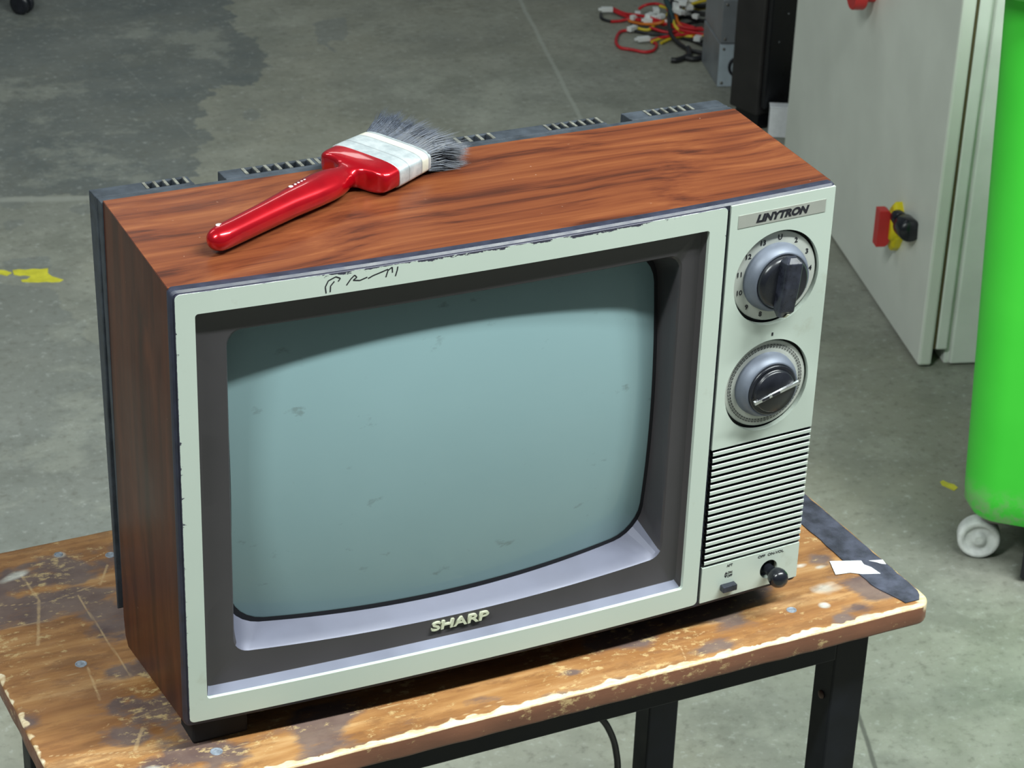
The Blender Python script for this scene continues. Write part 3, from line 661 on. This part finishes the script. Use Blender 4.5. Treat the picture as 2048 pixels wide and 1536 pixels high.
Bm = np.maximum.reduce([sdf(p) for p in ([(10, 522), (60, 514), (82, 512), (100, 505), (104, 520), (112, 535), (95, 545), (60, 548), (10, 545)],
    [(-300, 575), (0, 565), (60, 572), (95, 578), (128, 605), (148, 640), (172, 645), (165, 670), (205, 690), (260, 720), (300, 760), (360, 1300), (-400, 1300)],
    [(140, 405), (185, 410), (185, 425), (160, 432), (138, 420)], [(15, 440), (45, 436), (40, 450), (15, 462), (5, 460)], [(480, 225), (505, 218), (530, 228), (515, 245), (490, 243)], [(625, 45), (690, 35), (700, 85), (650, 80), (690, 110), (640, 95)], [(0, 398), (60, 402), (50, 418), (0, 420)])])
def sline(p, q):
    (ax_, ay), (bx, by) = Fp(*p), Fp(*q); L = math.hypot(bx - ax_, by - ay); return ((fx - ax_) * (by - ay) - (fy - ay) * (bx - ax_)) / L
j1 = sline((1040, 0), (1155, 225)); j1 = np.where(fy < 1.5, .5, j1); j2 = sline((0, 400), (190, 396)); j2 = np.where(fx > .85, .5, j2); j3 = sline((1722, 1450), (1752, 1536)); j3 = np.where(fy > .60, .5, j3)
far_mask = np.where((abs(fx) > 6) | (abs(fy) > 6), 1, 0)
fm = MB(); fm.add(list(zip(fx, fy, np.zeros_like(fx))), [(j * nxx + i, j * nxx + i + 1, (j + 1) * nxx + i + 1, (j + 1) * nxx + i) for j in range(nyy - 1) for i in range(nxx - 1)], 0, True)
t = NT('worn_concrete')
big = t.noise(1.6, None, 5, .6); mid = t.noise(9, None, 5, .6); fine = t.noise(70, None, 4, .7); edge_n = t.noise(14, None, 6, .62)
base = t.ramp(mid, [(.3, (.235, .245, .205)), (.7, (.320, .328, .283))])
base = t.mix(t.ramp(big, [(.4, 0.), (.65, .5)]), base, (.245, .232, .172))
def mask(name, w): return t.ramp(t.math('ADD', t.math('MULTIPLY', t.attr(name), 1 / w), t.math('MULTIPLY', t.math('SUBTRACT', edge_n, .5), 1.3)), [(.0, 0.), (.06, 1.)])
drk = t.mix(t.ramp(t.noise(6, None, 5, .65), [(.35, 0.), (.65, 1.)]), (.105, .122, .124), (.170, .183, .172))
c = t.mix(t.math('MULTIPLY', mask('dark', .10), .85), base, drk)
c = t.mix(t.math('MULTIPLY', mask('patch', .04), .45), c, (.16, .18, .183))
c = t.mix(t.ramp(t.noise(3.3, None, 6, .68), [(.42, .42), (.52, 0.)]), c, (.165, .172, .15))
c = t.mix(t.ramp(t.noise(4.5, t.mapped(loc=(7, 2, 1)), 6, .7), [(.54, 0.), (.62, .35)]), c, (.38, .39, .33))
c = t.mix(t.ramp(fine, [(.30, .55), (.46, 0.)]), c, (.13, .127, .105))
c = t.mix(t.ramp(fine, [(.58, 0.), (.80, .75)]), c, (.50, .52, .49))
lt = t.ramp(t.noise(17, None, 5, .7), [(.68, 0.), (.76, .5)]); c = t.mix(lt, c, (.42, .44, .42))
dk_ = t.ramp(t.noise(12, t.mapped(loc=(5, 3, 0)), 5, .7), [(.68, 0.), (.75, .5)]); c = t.mix(dk_, c, (.075, .08, .075))
wob = t.math('MULTIPLY', t.math('SUBTRACT', t.noise(10, None, 4), .5), .008)
def line(name, w, col, k):
    global c
    a = t.math('ABSOLUTE', t.math('ADD', t.attr(name), wob)); c = t.mix(t.math('MULTIPLY', t.ramp(t.math('DIVIDE', a, w * 4), [(.12, 1.), (.3, 0.)]), k), c, col)
line('joint', .005, (.40, .42, .37), .55); line('ledge', .012, (.36, .37, .33), .6); line('crack', .003, (.06, .06, .055), .7)
t.out(color=c, rough=t.ramp(mid, [(.3, .50), (.7, .75)]), spec=.35); t.bump(t.math('ADD', fine, mid), .25, .002)
floor = fm.build('floor', t.m, attrs=dict(dark=A, patch=Bm, joint=j1, ledge=j2, crack=j3), fix=False); floor['kind'] = 'structure'
# yellow floor paint remnants
M['yellow_paint'] = mat('worn_yellow_floor_paint', (.62, .58, .04), .6, var=.15, scale=60)
def paint(polys, label, px, py):
    m = MB()
    for poly in polys:
        n = len(poly); a = [(*Fp(*p), .0006) for p in poly]; b = [(x_, y_, .0) for x_, y_, _ in a]
        m.add(a, [tuple(range(n))]); m.loft([b, a])
    o = m.build('floor_marking', M['yellow_paint'], org=(*Fp(px, py), 0)); tag(o, label, 'floor marking')
paint([[(-60, 545), (-20, 538), (10, 541), (24, 546), (14, 552), (0, 549), (-12, 556), (-60, 560)],
       [(25, 541), (38, 539), (52, 540), (66, 538), (80, 539), (96, 537), (96, 547), (104, 553), (114, 556), (127, 560), (120, 564), (104, 565), (92, 564), (78, 565), (60, 565), (44, 564), (42, 560), (54, 559), (62, 553), (48, 551), (40, 552), (28, 550)]], 'flaking yellow paint stripe on the concrete floor left of the television', 60, 550)
paint([[(1880, 964), (1886, 961), (1896, 966), (1908, 969), (1916, 976), (1908, 982), (1898, 977), (1884, 971)]], 'small scrap of yellow paint on the floor beside the green bin', 1895, 970)

# ================================================================== ELECTRICAL CABINET
M['cab'] = mat('grey_beige_cabinet_enamel', (.74, .77, .70), .45, var=.05, scale=8)
M['cab_lt'] = mat('pale_cabinet_enamel', (.76, .80, .74), .45, var=.06, scale=14)
M['gasket'] = mat('olive_brown_seal', (.09, .075, .03), .8)
dA = Vector((1.527, 1.234, 0)); dB = Vector((1.769, 1.999, 0)); v = (dB - dA).normalized(); e = Vector((v.y, -v.x, 0)); up = Vector((0, 0, 1)); DW = .802; CHt = 1.75
cab = thing('electrical_cabinet', tuple(dA + v * .4 + e * .15), 'tall grey steel electrical cabinet with red and yellow switch, behind the television on the right', 'cabinet')
m = MB(); m.obox(dA + up * .004, v * DW, e * .021, up * (CHt - .004)); door = m.build('door', [M['cab']], cab, bevel=.004)
m = MB(); m.obox(dA + v * .003 + e * .021 + up * .03, v * (DW - .006), e * .004, up * (CHt - .04)); m.build('door_seal', M['gasket'], cab)
m = MB(); m.obox(dA + v * .002 + e * .025 + up * .028, v * (DW - .004), e * .018, up * (CHt - .03))
m.obox(dA + v * .012 + e * .043 + up * .0, v * (DW - .024), e * .36, up * (CHt - .01))
body = m.build('body', M['cab_lt'], cab, bevel=.003)
m = MB(); m.obox(dA + v * .004 + e * .050 + up * .003, v * (DW - .008), e * .34, up * (CHt - .01)); m.build('side_panel', M['cab_lt'], cab, bevel=.003)
M['estop_y'] = mat('yellow_switch_plastic', (.72, .60, .01), .4, var=.05); M['estop_r'] = mat('red_switch_plastic', (.55, .03, .03), .45, var=.06)
def D(al, z, n): return dA + v * al + up * z - e * n
def switch(al, z, full=True):
    y_ = MB()
    # lens-shaped yellow backplate standing off the door
    pts = [(0, .040), (.012, .030), (.022, .012), (.022, -.012), (.012, -.030), (0, -.040), (-.012, -.030), (-.022, -.012), (-.022, .012), (-.012, .030)]
    L = [[D(al + a * k, z + b * k, n) for a, b in pts] for n, k in ((0, 1), (.010, 1), (.014, .85))]
    y_.loft(L, cap0=True, cap1=True); y_.lathe(D(al, z, .010), -e, [(.024, 0), (.022, .006), (.018, .009)], 24)
    sw = y_.build('isolator_switch', M['estop_y'], cab, bevel=.0015); sw['label'] = 'yellow lens-shaped switch plate' 
    r_ = MB(); r_.loft([[D(al + a, z + b, n_) for a, b in ((-.010, -h), (.010, -h), (.010, h), (-.010, h))] for n_, h in ((.016, .018), (.019, .026), (.023, .029), (.036, .029))], cap0=True, cap1=True); r_.build('red_handle', M['estop_r'], sw, bevel=.001)
    if full:
        k_ = MB(); a = D(al - .018, z + .022, .010); b = D(al - .050, z + .026, .012); k_.lathe(a, (b - a).normalized(), [(.011, -.004), (.012, .012), (.010, .016)], 20)
        c_ = D(al - .044, z + .022, .010); k_.lathe(c_, (-v * 1 + up * .12).normalized(), [(.0150, 0), (.0172, .004), (.0172, .034), (.0150, .038), (.0005, .038)], 24); k_.build('black_lever', M['black'], sw)
switch(.150, .163)
m = MB(); m.lathe(D(.388, .450, .0), -e, [(.016, 0), (.016, .014), (.026, .016), (.0275, .018), (.0275, .034), (.026, .036), (.0005, .036)], 32, smooth=False); m.build('red_button', M['estop_r'], cab)

# ================================================================== GREEN BIN
t = NT('bright_green_polyethylene'); cN = t.ramp(t.noise(5, None, 3), [(.3, (.055, .66, .045)), (.7, (.072, .74, .055))])
sep = t.new('ShaderNodeSeparateXYZ'); t.t.links.new(t.co(), sep.inputs[0])
sc_ = t.math('MULTIPLY', t.ramp(sep.outputs[2], [(.10, 1.), (.135, 0.)]), t.ramp(t.noise(40, None, 5, .7), [(.42, 0.), (.58, .7)]))
t.out(color=t.mix(sc_, cN, (.28, .42, .22)), rough=.42, spec=.4); M['green'] = t.m
f_ = Vector((.73, -.683, 0)); g_ = Vector((.683, .73, 0)); c0 = Vector((1.231, .738, 0))
bin_ = thing('wheeled_bin', tuple(c0 + f_ * .25 + g_ * .15), 'bright green plastic wheeled bin on white castors at the right edge', 'bin')
def bl_(ins, z, r, n=8):     # rounded rectangle, ins>0 shrinks
    a, b = .50, .30; pts = []
    for cx_, cy_, a0 in ((a - ins - r, ins + r, -90), (a - ins - r, b - ins - r, 0), (ins + r, b - ins - r, 90), (ins + r, ins + r, 180)):
        for k in range(n + 1):
            th_ = math.radians(a0 + 90 * k / n); q_ = c0 + f_ * (cx_ + r * math.cos(th_)) + g_ * (cy_ + r * math.sin(th_)); pts.append((q_.x, q_.y, z))
    return pts
bb = MB(); bb.loft([bl_(.030, .072, .03), bl_(.012, .078, .035), bl_(.002, .095, .04), *[bl_(-.030 * (z_ - .115) / .685, z_, .045 + .01 * z_) for z_ in (.115, .15, .2, .3, .4, .5, .6, .7, .8)], bl_(-.026, .80, .053), bl_(.004, .12, .045), bl_(.014, .085, .04)], cap0=True, cap1=True, smooth=True)
o = bb.build('body', M['green'], bin_); o.data.set_sharp_from_angle(angle=.7)
rr = MB(); rr.loft([bl_(-.027, .764, .055), bl_(-.052, .756, .07), bl_(-.064, .760, .075), bl_(-.070, .774, .075), bl_(-.068, .815, .075), bl_(-.052, .828, .07), bl_(-.029, .826, .055), bl_(-.024, .800, .053)], smooth=True)
t2 = mat('pale_green_rim_polyethylene', (.10, .60, .09), .4, var=.1, scale=6); rr.build('rim', t2, bin_)
M['wheel'] = mat('dirty_white_nylon', (.74, .76, .74), .5, var=.2, scale=60); M['zinc'] = mat('dull_zinc', (.20, .19, .17), .4, metal=.7, var=.3, scale=60)
def castor(p, ax):
    p = Vector(p); ax = Vector(ax).normalized(); side_v = ax; fork = MB()
    r = .0268; c_ = Vector((p.x, p.y, r)); prev = -ax.cross(up)
    fork.lathe((p.x + prev.x * .018, p.y + prev.y * .018, r * 2 + .004), (0, 0, 1), [(.020, 0), (.022, .004), (.022, .009), (.010, .0185)], 20)
    for s_ in (-.017,):
        q_ = c_ + ax * s_; fork.hexa([q_ - prev * .008 - up * .004, q_ + prev * .008 - up * .004, q_ + prev * .008 - up * .004 + ax * .002, q_ - prev * .008 - up * .004 + ax * .002,
            q_ + prev * .004 + up * .032, q_ + prev * .034 + up * .032, q_ + prev * .034 + up * .032 + ax * .002, q_ + prev * .004 + up * .032 + ax * .002])
    ca = fork.build('castor', M['zinc'], bin_)
    wh = MB(); wh.lathe(c_ - ax * .012, ax, [(.003, .002), (.008, 0), (.009, .004), (.018, .005), (.020, 0), (.025, .0005), (r, .004), (r, .020), (.025, .0235), (.020, .024), (.018, .019), (.009, .019), (.008, .024), (.003, .023)], 40); wh.build('wheel', M['wheel'], ca)
m = MB(); m.obox(c0 + f_ * .085 + g_ * .012 + up * .006, f_ * .38, g_ * .26, up * .068); o = m.build('under_bin_shade', M['slot'], bin_); o['label'] = 'added black block standing for the shade under the bin'  # black block added in place of the shadow under the bin
camdir = Vector((-.55, -.83, 0))
castor((1.291, .765, 0), camdir)
for a, b in ((.43, .06), (.43, .24), (.07, .24)): q_ = c0 + f_ * a + g_ * b; castor((q_.x, q_.y, 0), (.6, -.8, 0))

# ================================================================== POWER SUPPLIES, CABLES, BLACK CABINET
M['psu'] = mat('dull_galvanised_steel', (.27, .29, .31), .42, metal=.35, var=.12, scale=25)
M['psu_lt'] = mat('pale_galvanised_steel', (.50, .58, .64), .42, metal=.2, var=.1, scale=40)
pa = Vector((1.8685, 2.396, 0)); pb = Vector((1.9146, 2.5346, 0)); pv = (pb - pa).normalized(); pe = Vector((pv.y, -pv.x, 0))
def psu(o_, z, label, lt, ring):
    root = thing('power_supply', (o_.x, o_.y, z), label, 'power supply')
    m = MB(); m.obox(o_ + up * z, pv * .146, pe * .14, up * .0855); m.build('casing', M['psu'], root, bevel=.0015)
    m = MB(); m.obox(o_ + up * (z + .001) - pv * .0012, pe * .14, pv * .0012, up * .0835); fp_ = m.build('end_plate', lt, root)
    for i, (a, b) in enumerate(((.008, .008), (.008, .076), (.132, .008), (.132, .076))):
        m = MB(); m.lathe(o_ + pe * a + up * (z + b) - pv * .001, -pv, [(.003, 0), (.0028, .0012), (.0003, .0016)], 10); m.build('screw', M['zinc'], fp_)
    if ring:
        m = MB(); c_ = o_ + pe * .041 + up * (z + .041) - pv * .001; m.lathe(c_, -pv, [(.019, 0), (.023, .001), (.023, .003), (.018, .003), (.018, 0)], 32, caps=False); m.build('fan_guard', M['ink'], fp_)
    return root
psu(pa, 0, 'lower grey steel computer power supply with round fan guard, on the floor behind', M['psu_lt'], True)
p2 = pa + pv * .004 + pe * .002
psu(p2, .0862, 'upper grey steel computer power supply, stacked second from the floor', M['psu'], False)
psu(p2 + pe * .012 + pv * .01, .1724, 'topmost grey steel computer power supply of the stack', M['psu_lt'], False)
# black steel cabinet
M['rack'] = mat('sooty_black_cabinet_paint', (.020, .018, .018), .5, var=.3, scale=14); M['rack_face'] = mat('glossy_black_cabinet_paint', (.004, .004, .006), .3, var=.3, scale=30)
K = atz(1510, 264, 0); kb_ = atz(1455, 240, 0); kv = (kb_ - K).normalized(); ke = Vector((kv.y, -kv.x, 0))
rack = thing('steel_locker', tuple(K + kv * .1 + ke * .2), 'tall black steel locker standing between the power supplies and the grey cabinet', 'locker')
m = MB(); m.obox(K + up * .03, kv * (kb_ - K).length, ke * .3, up * 1.4); m.build('body', M['rack'], rack, bevel=.004)
m = MB(); m.obox(K + up * .045 - kv * .012 + ke * .006, kv * .012, ke * .288, up * 1.37); rd = m.build('door', M['rack_face'], rack, bevel=.003)
m = MB(); m.obox(K + kv * .005 + ke * .01, kv * .06, ke * .28, up * .032); m.build('plinth', M['rack_face'], rack)
for a, z in ((.045, .42), (.052, .30), (.040, .26), (.048, .22), (.030, .17)):
    m = MB(); m.lathe(K + ke * a + up * z - kv * .0118, -kv, [(.0018, 0), (.0016, .0006), (.0002, .0008)], 8); m.build('rivet', M['chrome'], rd)
# white carton leaning on the floor
wA = atz(1535, 246, .02); wc = atz(1536, 275, 0); m = MB()
m.obox(wc, Vector((.085, -.045, 0)), Vector((.012, .022, 0)), Vector((0, 0, .056)))
wb = thing('carton', tuple(wc), 'small white carton on the floor between the black locker and grey cabinet', 'box')
m.build('box', M['paper'], wb, bevel=.002); m = MB(); m.obox(wc + Vector((-.001, .0, .056)), Vector((.086, -.046, 0)), Vector((.012, .022, 0)), Vector((0, 0, .003))); m.build('lid', M['paper'], wb, bevel=.001)

# cable harnesses
WC = dict(red=mat('red_wire', (.50, .015, .02), .4), yellow=mat('yellow_wire', (.62, .48, .03), .4), orange=mat('orange_wire', (.62, .17, .02), .4), dark=mat('dark_wire', (.012, .012, .014), .4), teal=mat('dark_teal_sleeve', (.02, .05, .055), .5))
M['conn'] = mat('white_connector_nylon', (.74, .76, .74), .5, var=.08)
def FPt(px, py, h=.003): return atz(px, py, h)
def harness(name, label, wires, conns, loc):
    root = thing(name, (*Fp(*loc), 0), label, 'cable bundle', 'wiring looms of the power supplies')
    for colr, r, pts in wires:
        m = MB(); m.tube(smooth([FPt(x, y, h) for x, y, h in pts], 5), r, 6); o = m.build('wire' if r < .004 else 'cable', WC[colr], root); o['label'] = colr.replace('dark', 'black').replace('teal', 'dark teal') + (' wire' if r < .004 else ' cable')
    for x, y, h, ang, l, w in conns:
        c_ = FPt(x, y, h); a = math.radians(ang); u_ = Vector((math.cos(a), math.sin(a), 0)) * l; w_ = Vector((-math.sin(a), math.cos(a), 0)) * w
        m = MB(); m.obox(c_ - u_ / 2 - w_ / 2 - up * .003, u_, w_, up * .009); m.obox(c_ + u_ / 2 - w_ * .3 - up * .001, u_ * .25, w_ * .6, up * .005); m.build('connector', M['conn'], root, bevel=.0008)
    return root
R1 = .0034
wires1 = [('red', R1, [(1262, 60, .006), (1240, 64, .004), (1232, 82, .004), (1240, 95, .004), (1262, 99, .004), (1290, 104, .004), (1308, 100, .004), (1313, 88, .004), (1303, 82, .006), (1330, 74, .010), (1400, 66, .012)]),
    ('red', R1, [(1224, 20, .008), (1245, 30, .008), (1275, 40, .01), (1310, 45, .015), (1345, 50, .02), (1385, 58, .02), (1420, 60, .03)]),
    ('red', R1, [(1226, 17, .008), (1250, 27, .012), (1285, 32, .02), (1320, 42, .02), (1360, 60, .015), (1420, 70, .02)]),
    ('red', R1, [(1222, 43, .004), (1240, 42, .004), (1262, 38, .008), (1300, 42, .015), (1330, 50, .015)]),
    ('red', R1, [(1278, 18, .02), (1292, 10, .03), (1315, 8, .03), (1335, 18, .03), (1345, 40, .02), (1390, 56, .02)]),
    ('red', R1, [(1300, 55, .01), (1330, 64, .008), (1360, 66, .008), (1395, 60, .012)]),
    ('red', .0034, [(1338, 66, .010), (1355, 62, .012), (1378, 58, .012), (1405, 56, .014)]),
    ('orange', R1, [(1258, 42, .006), (1285, 48, .01), (1320, 46, .02), (1350, 30, .03), (1352, 22, .035), (1356, 45, .02), (1375, 62, .012), (1392, 78, .008)]),
    ('yellow', R1, [(1303, 84, .006), (1325, 76, .008), (1350, 72, .01), (1385, 70, .01), (1420, 72, .02)]),
    ('yellow', R1, [(1270, 55, .006), (1295, 60, .006), (1310, 50, .012), (1330, 35, .02), (1338, 20, .03), (1320, 12, .03)]),
    ('yellow', R1, [(1322, 86, .004), (1345, 76, .006), (1370, 72, .008), (1398, 76, .008)]),
    ('yellow', R1, [(1345, 28, .03), (1350, 52, .02), (1368, 66, .01), (1390, 75, .008)]),
    ('dark', R1, [(1270, 62, .004), (1300, 68, .004), (1335, 70, .004), (1380, 80, .004), (1410, 92, .006)]),
    ('dark', R1, [(1262, 50, .004), (1290, 56, .004), (1330, 62, .004), (1370, 74, .004), (1410, 84, .006)]),
    ('dark', .0045, [(1345, 0, .04), (1338, 30, .03), (1340, 62, .02), (1352, 82, .010), (1375, 98, .006), (1395, 104, .006), (1420, 108, .006)]),
    ('dark', .0060, [(1342, 120, .006), (1355, 120, .006), (1372, 114, .006), (1378, 108, .006), (1376, 96, .008)]),
    ('dark', .0060, [(1372, 116, .006), (1390, 118, .006), (1412, 112, .006)]),
    ('dark', R1, [(1202, 28, .003), (1203, 36, .003), (1210, 40, .003), (1222, 43, .003)])]
conns1 = [(1214, 20, .010, 160, .024, .011), (1264, 58, .008, 25, .022, .011), (1287, 79, .008, 175, .026, .011), (1396, 78, .010, 40, .018, .014), (1275, 30, .014, 60, .020, .012), (1300, 32, .022, 30, .022, .012), (1312, 22, .028, 70, .020, .012), (1322, 34, .024, 10, .014, .012), (1308, 36, .020, 100, .020, .011), (1296, 42, .016, 150, .018, .011), (1336, 44, .020, 40, .018, .011), (1268, 36, .012, 20, .016, .010)]
harness('cable_loom', 'tangle of red, yellow and black wires with white plugs on the floor, nearest part', wires1, conns1, (1300, 70))
wires2 = [('teal', .006, [(1330, -30, .05), (1332, 0, .045), (1342, 22, .035), (1345, 48, .02)]), ('red', R1, [(1348, 28, .03), (1360, 10, .05), (1380, -5, .06), (1420, -10, .08)]), ('yellow', R1, [(1358, 40, .015), (1378, 24, .02), (1398, 18, .03), (1420, 16, .05)]), ('yellow', R1, [(1362, 22, .03), (1385, 8, .05), (1415, 0, .07)]),
    ('dark', .0045, [(1356, 36, .02), (1375, 34, .02), (1392, 40, .02), (1418, 44, .03)]), ('dark', .0055, [(1350, 18, .02), (1372, 20, .02), (1395, 26, .03), (1420, 30, .05)]), ('dark', .0055, [(1352, 6, .03), (1378, 6, .03), (1398, 12, .04), (1420, 10, .06)]), ('dark', R1, [(1360, 52, .01), (1385, 46, .012), (1415, 40, .02)])]
conns2 = [(1352, 14, .045, 60, .030, .014), (1368, 4, .055, 50, .034, .016), (1376, 14, .045, 80, .026, .014), (1362, -4, .06, 20, .03, .014), (1392, 34, .03, 120, .012, .01), (1358, 24, .04, 100, .024, .012), (1384, 0, .055, 140, .026, .014), (1372, 26, .03, 20, .02, .012)]
harness('cable_loom', 'tangle of yellow and black wires with white plugs heaped against the power supplies', wires2, conns2, (1375, 25))

# ================================================================== OFFICE CHAIR (only one castor reaches into the picture)
cc = atz(44, 6, .022); chp = Vector((cc.x - .16, cc.y + .20, 0))
ch = thing('office_chair', tuple(chp), 'black swivel chair with only one castor showing at the top left corner', 'chair')
for k in range(5):
    a = math.atan2(-.20, .16) + k * 2 * math.pi / 5; d_ = Vector((math.cos(a), math.sin(a), 0)); L_ = .256
    m = MB(); m.loft([[chp + d_ * s + up * (z + h) + d_.cross(up) * w * q_ for q_, h in ((-1, 0), (1, 0), (1, t_), (-1, t_))] for s, w, t_, z in ((.02, .022, .045, .075), (L_, .013, .022, .056))], cap0=True, cap1=True); lg = m.build('leg', M['black'], ch, bevel=.003)
    p_ = chp + d_ * L_; m = MB(); ax = d_.cross(up)
    for s in (-.013, .004): m.lathe(p_ + ax * s + up * .0215, ax, [(.014, 0), (.0215, .001), (.0215, .008), (.014, .009)], 24)
    m.lathe(p_ + up * .030, (0, 0, 1), [(.010, 0), (.010, .028)], 12); m.build('castor', M['black'], lg)
m = MB(); m.lathe(chp + up * .07, (0, 0, 1), [(.03, 0), (.03, .06), (.025, .07), (.025, .30)], 24); m.build('gas_column', M['black'], ch)
m = MB(); m.lathe(chp + up * .37, (0, 0, 1), [(.10, 0), (.20, .012), (.215, .035), (.20, .060), (.12, .068), (.001, .068)], 40); m.build('seat', M['foot'], ch)

m = MB(); bq = Vector((-.6, .8, 0)); bs = Vector((.8, .6, 0))
m.tube([chp + up * .39 + bq * .1, chp + up * .40 + bq * .24, chp + up * .50 + bq * .27, chp + up * .72 + bq * .25], .012, 10); m.build('back_post', M['black'], ch)
m = MB(); m.loft([[chp + up * (.78 + dz) + bs * dx * k_ + bq * (.235 + off - .05 * abs(dx) / .19) for dx, dz in ((-.19, -.10), (-.10, -.15), (.10, -.15), (.19, -.10), (.19, .10), (.10, .15), (-.10, .15), (-.19, .10))] for off, k_ in ((-.025, .9), (-.012, 1), (.012, 1), (.02, .95))], cap0=True, cap1=True); m.build('backrest', M['foot'], ch, bevel=.004)

# ================================================================== LIGHT
w = bpy.data.worlds.new('hall'); bpy.context.scene.world = w; w.use_nodes = True
bg = w.node_tree.nodes['Background']; bg.inputs[0].default_value = (.78, .92, 1.0, 1); bg.inputs[1].default_value = .12
def tube_light(name, loc, target, sx, sy, power, col=(.93, 1.0, .97)):
    l = bpy.data.lights.new(name, 'AREA'); l.shape = 'RECTANGLE'; l.size = sx; l.size_y = sy; l.energy = power; l.color = col
    o = bpy.data.objects.new(name, l); COL.objects.link(o); o.location = loc; z_ = (Vector(loc) - Vector(target)).normalized(); x_ = Vector((1, 0, 0)); x_ = (x_ - z_ * x_.dot(z_)).normalized(); y_ = z_.cross(x_)
    o.rotation_euler = Matrix((x_, y_, z_)).transposed().to_euler(); return o
tube_light('key_tube_light', (.75, -.72, 2.60), (.50, -.66, .75), 1.0, .10, 48)
tube_light('left_tube_light', (-1.6, -.75, 3.0), (.4, .3, .4), 1.2, .10, 68)
tube_light('right_tube_light', (1.75, -.85, 2.85), (1.35, .5, .2), 1.3, .12, 74)
tube_light('far_tube_light', (.9, 3.6, 3.2), (1.0, 2.6, 0), 1.5, .3, 6)
tube_light('back_left_fill', (-1.1, 2.3, 3.0), (.9, 1.6, .2), 1.5, .14, 10)  # added fill to brighten the cabinet door and far floor, no known fixture
sc = bpy.context.scene
sc.view_settings.view_transform = 'Standard'; sc.view_settings.look = 'None'; sc.view_settings.gamma = 1; sc.view_settings.use_curve_mapping = False
sc.view_settings.exposure = 0.0
for o in bpy.data.objects:
    if '_o' in o: del o['_o']
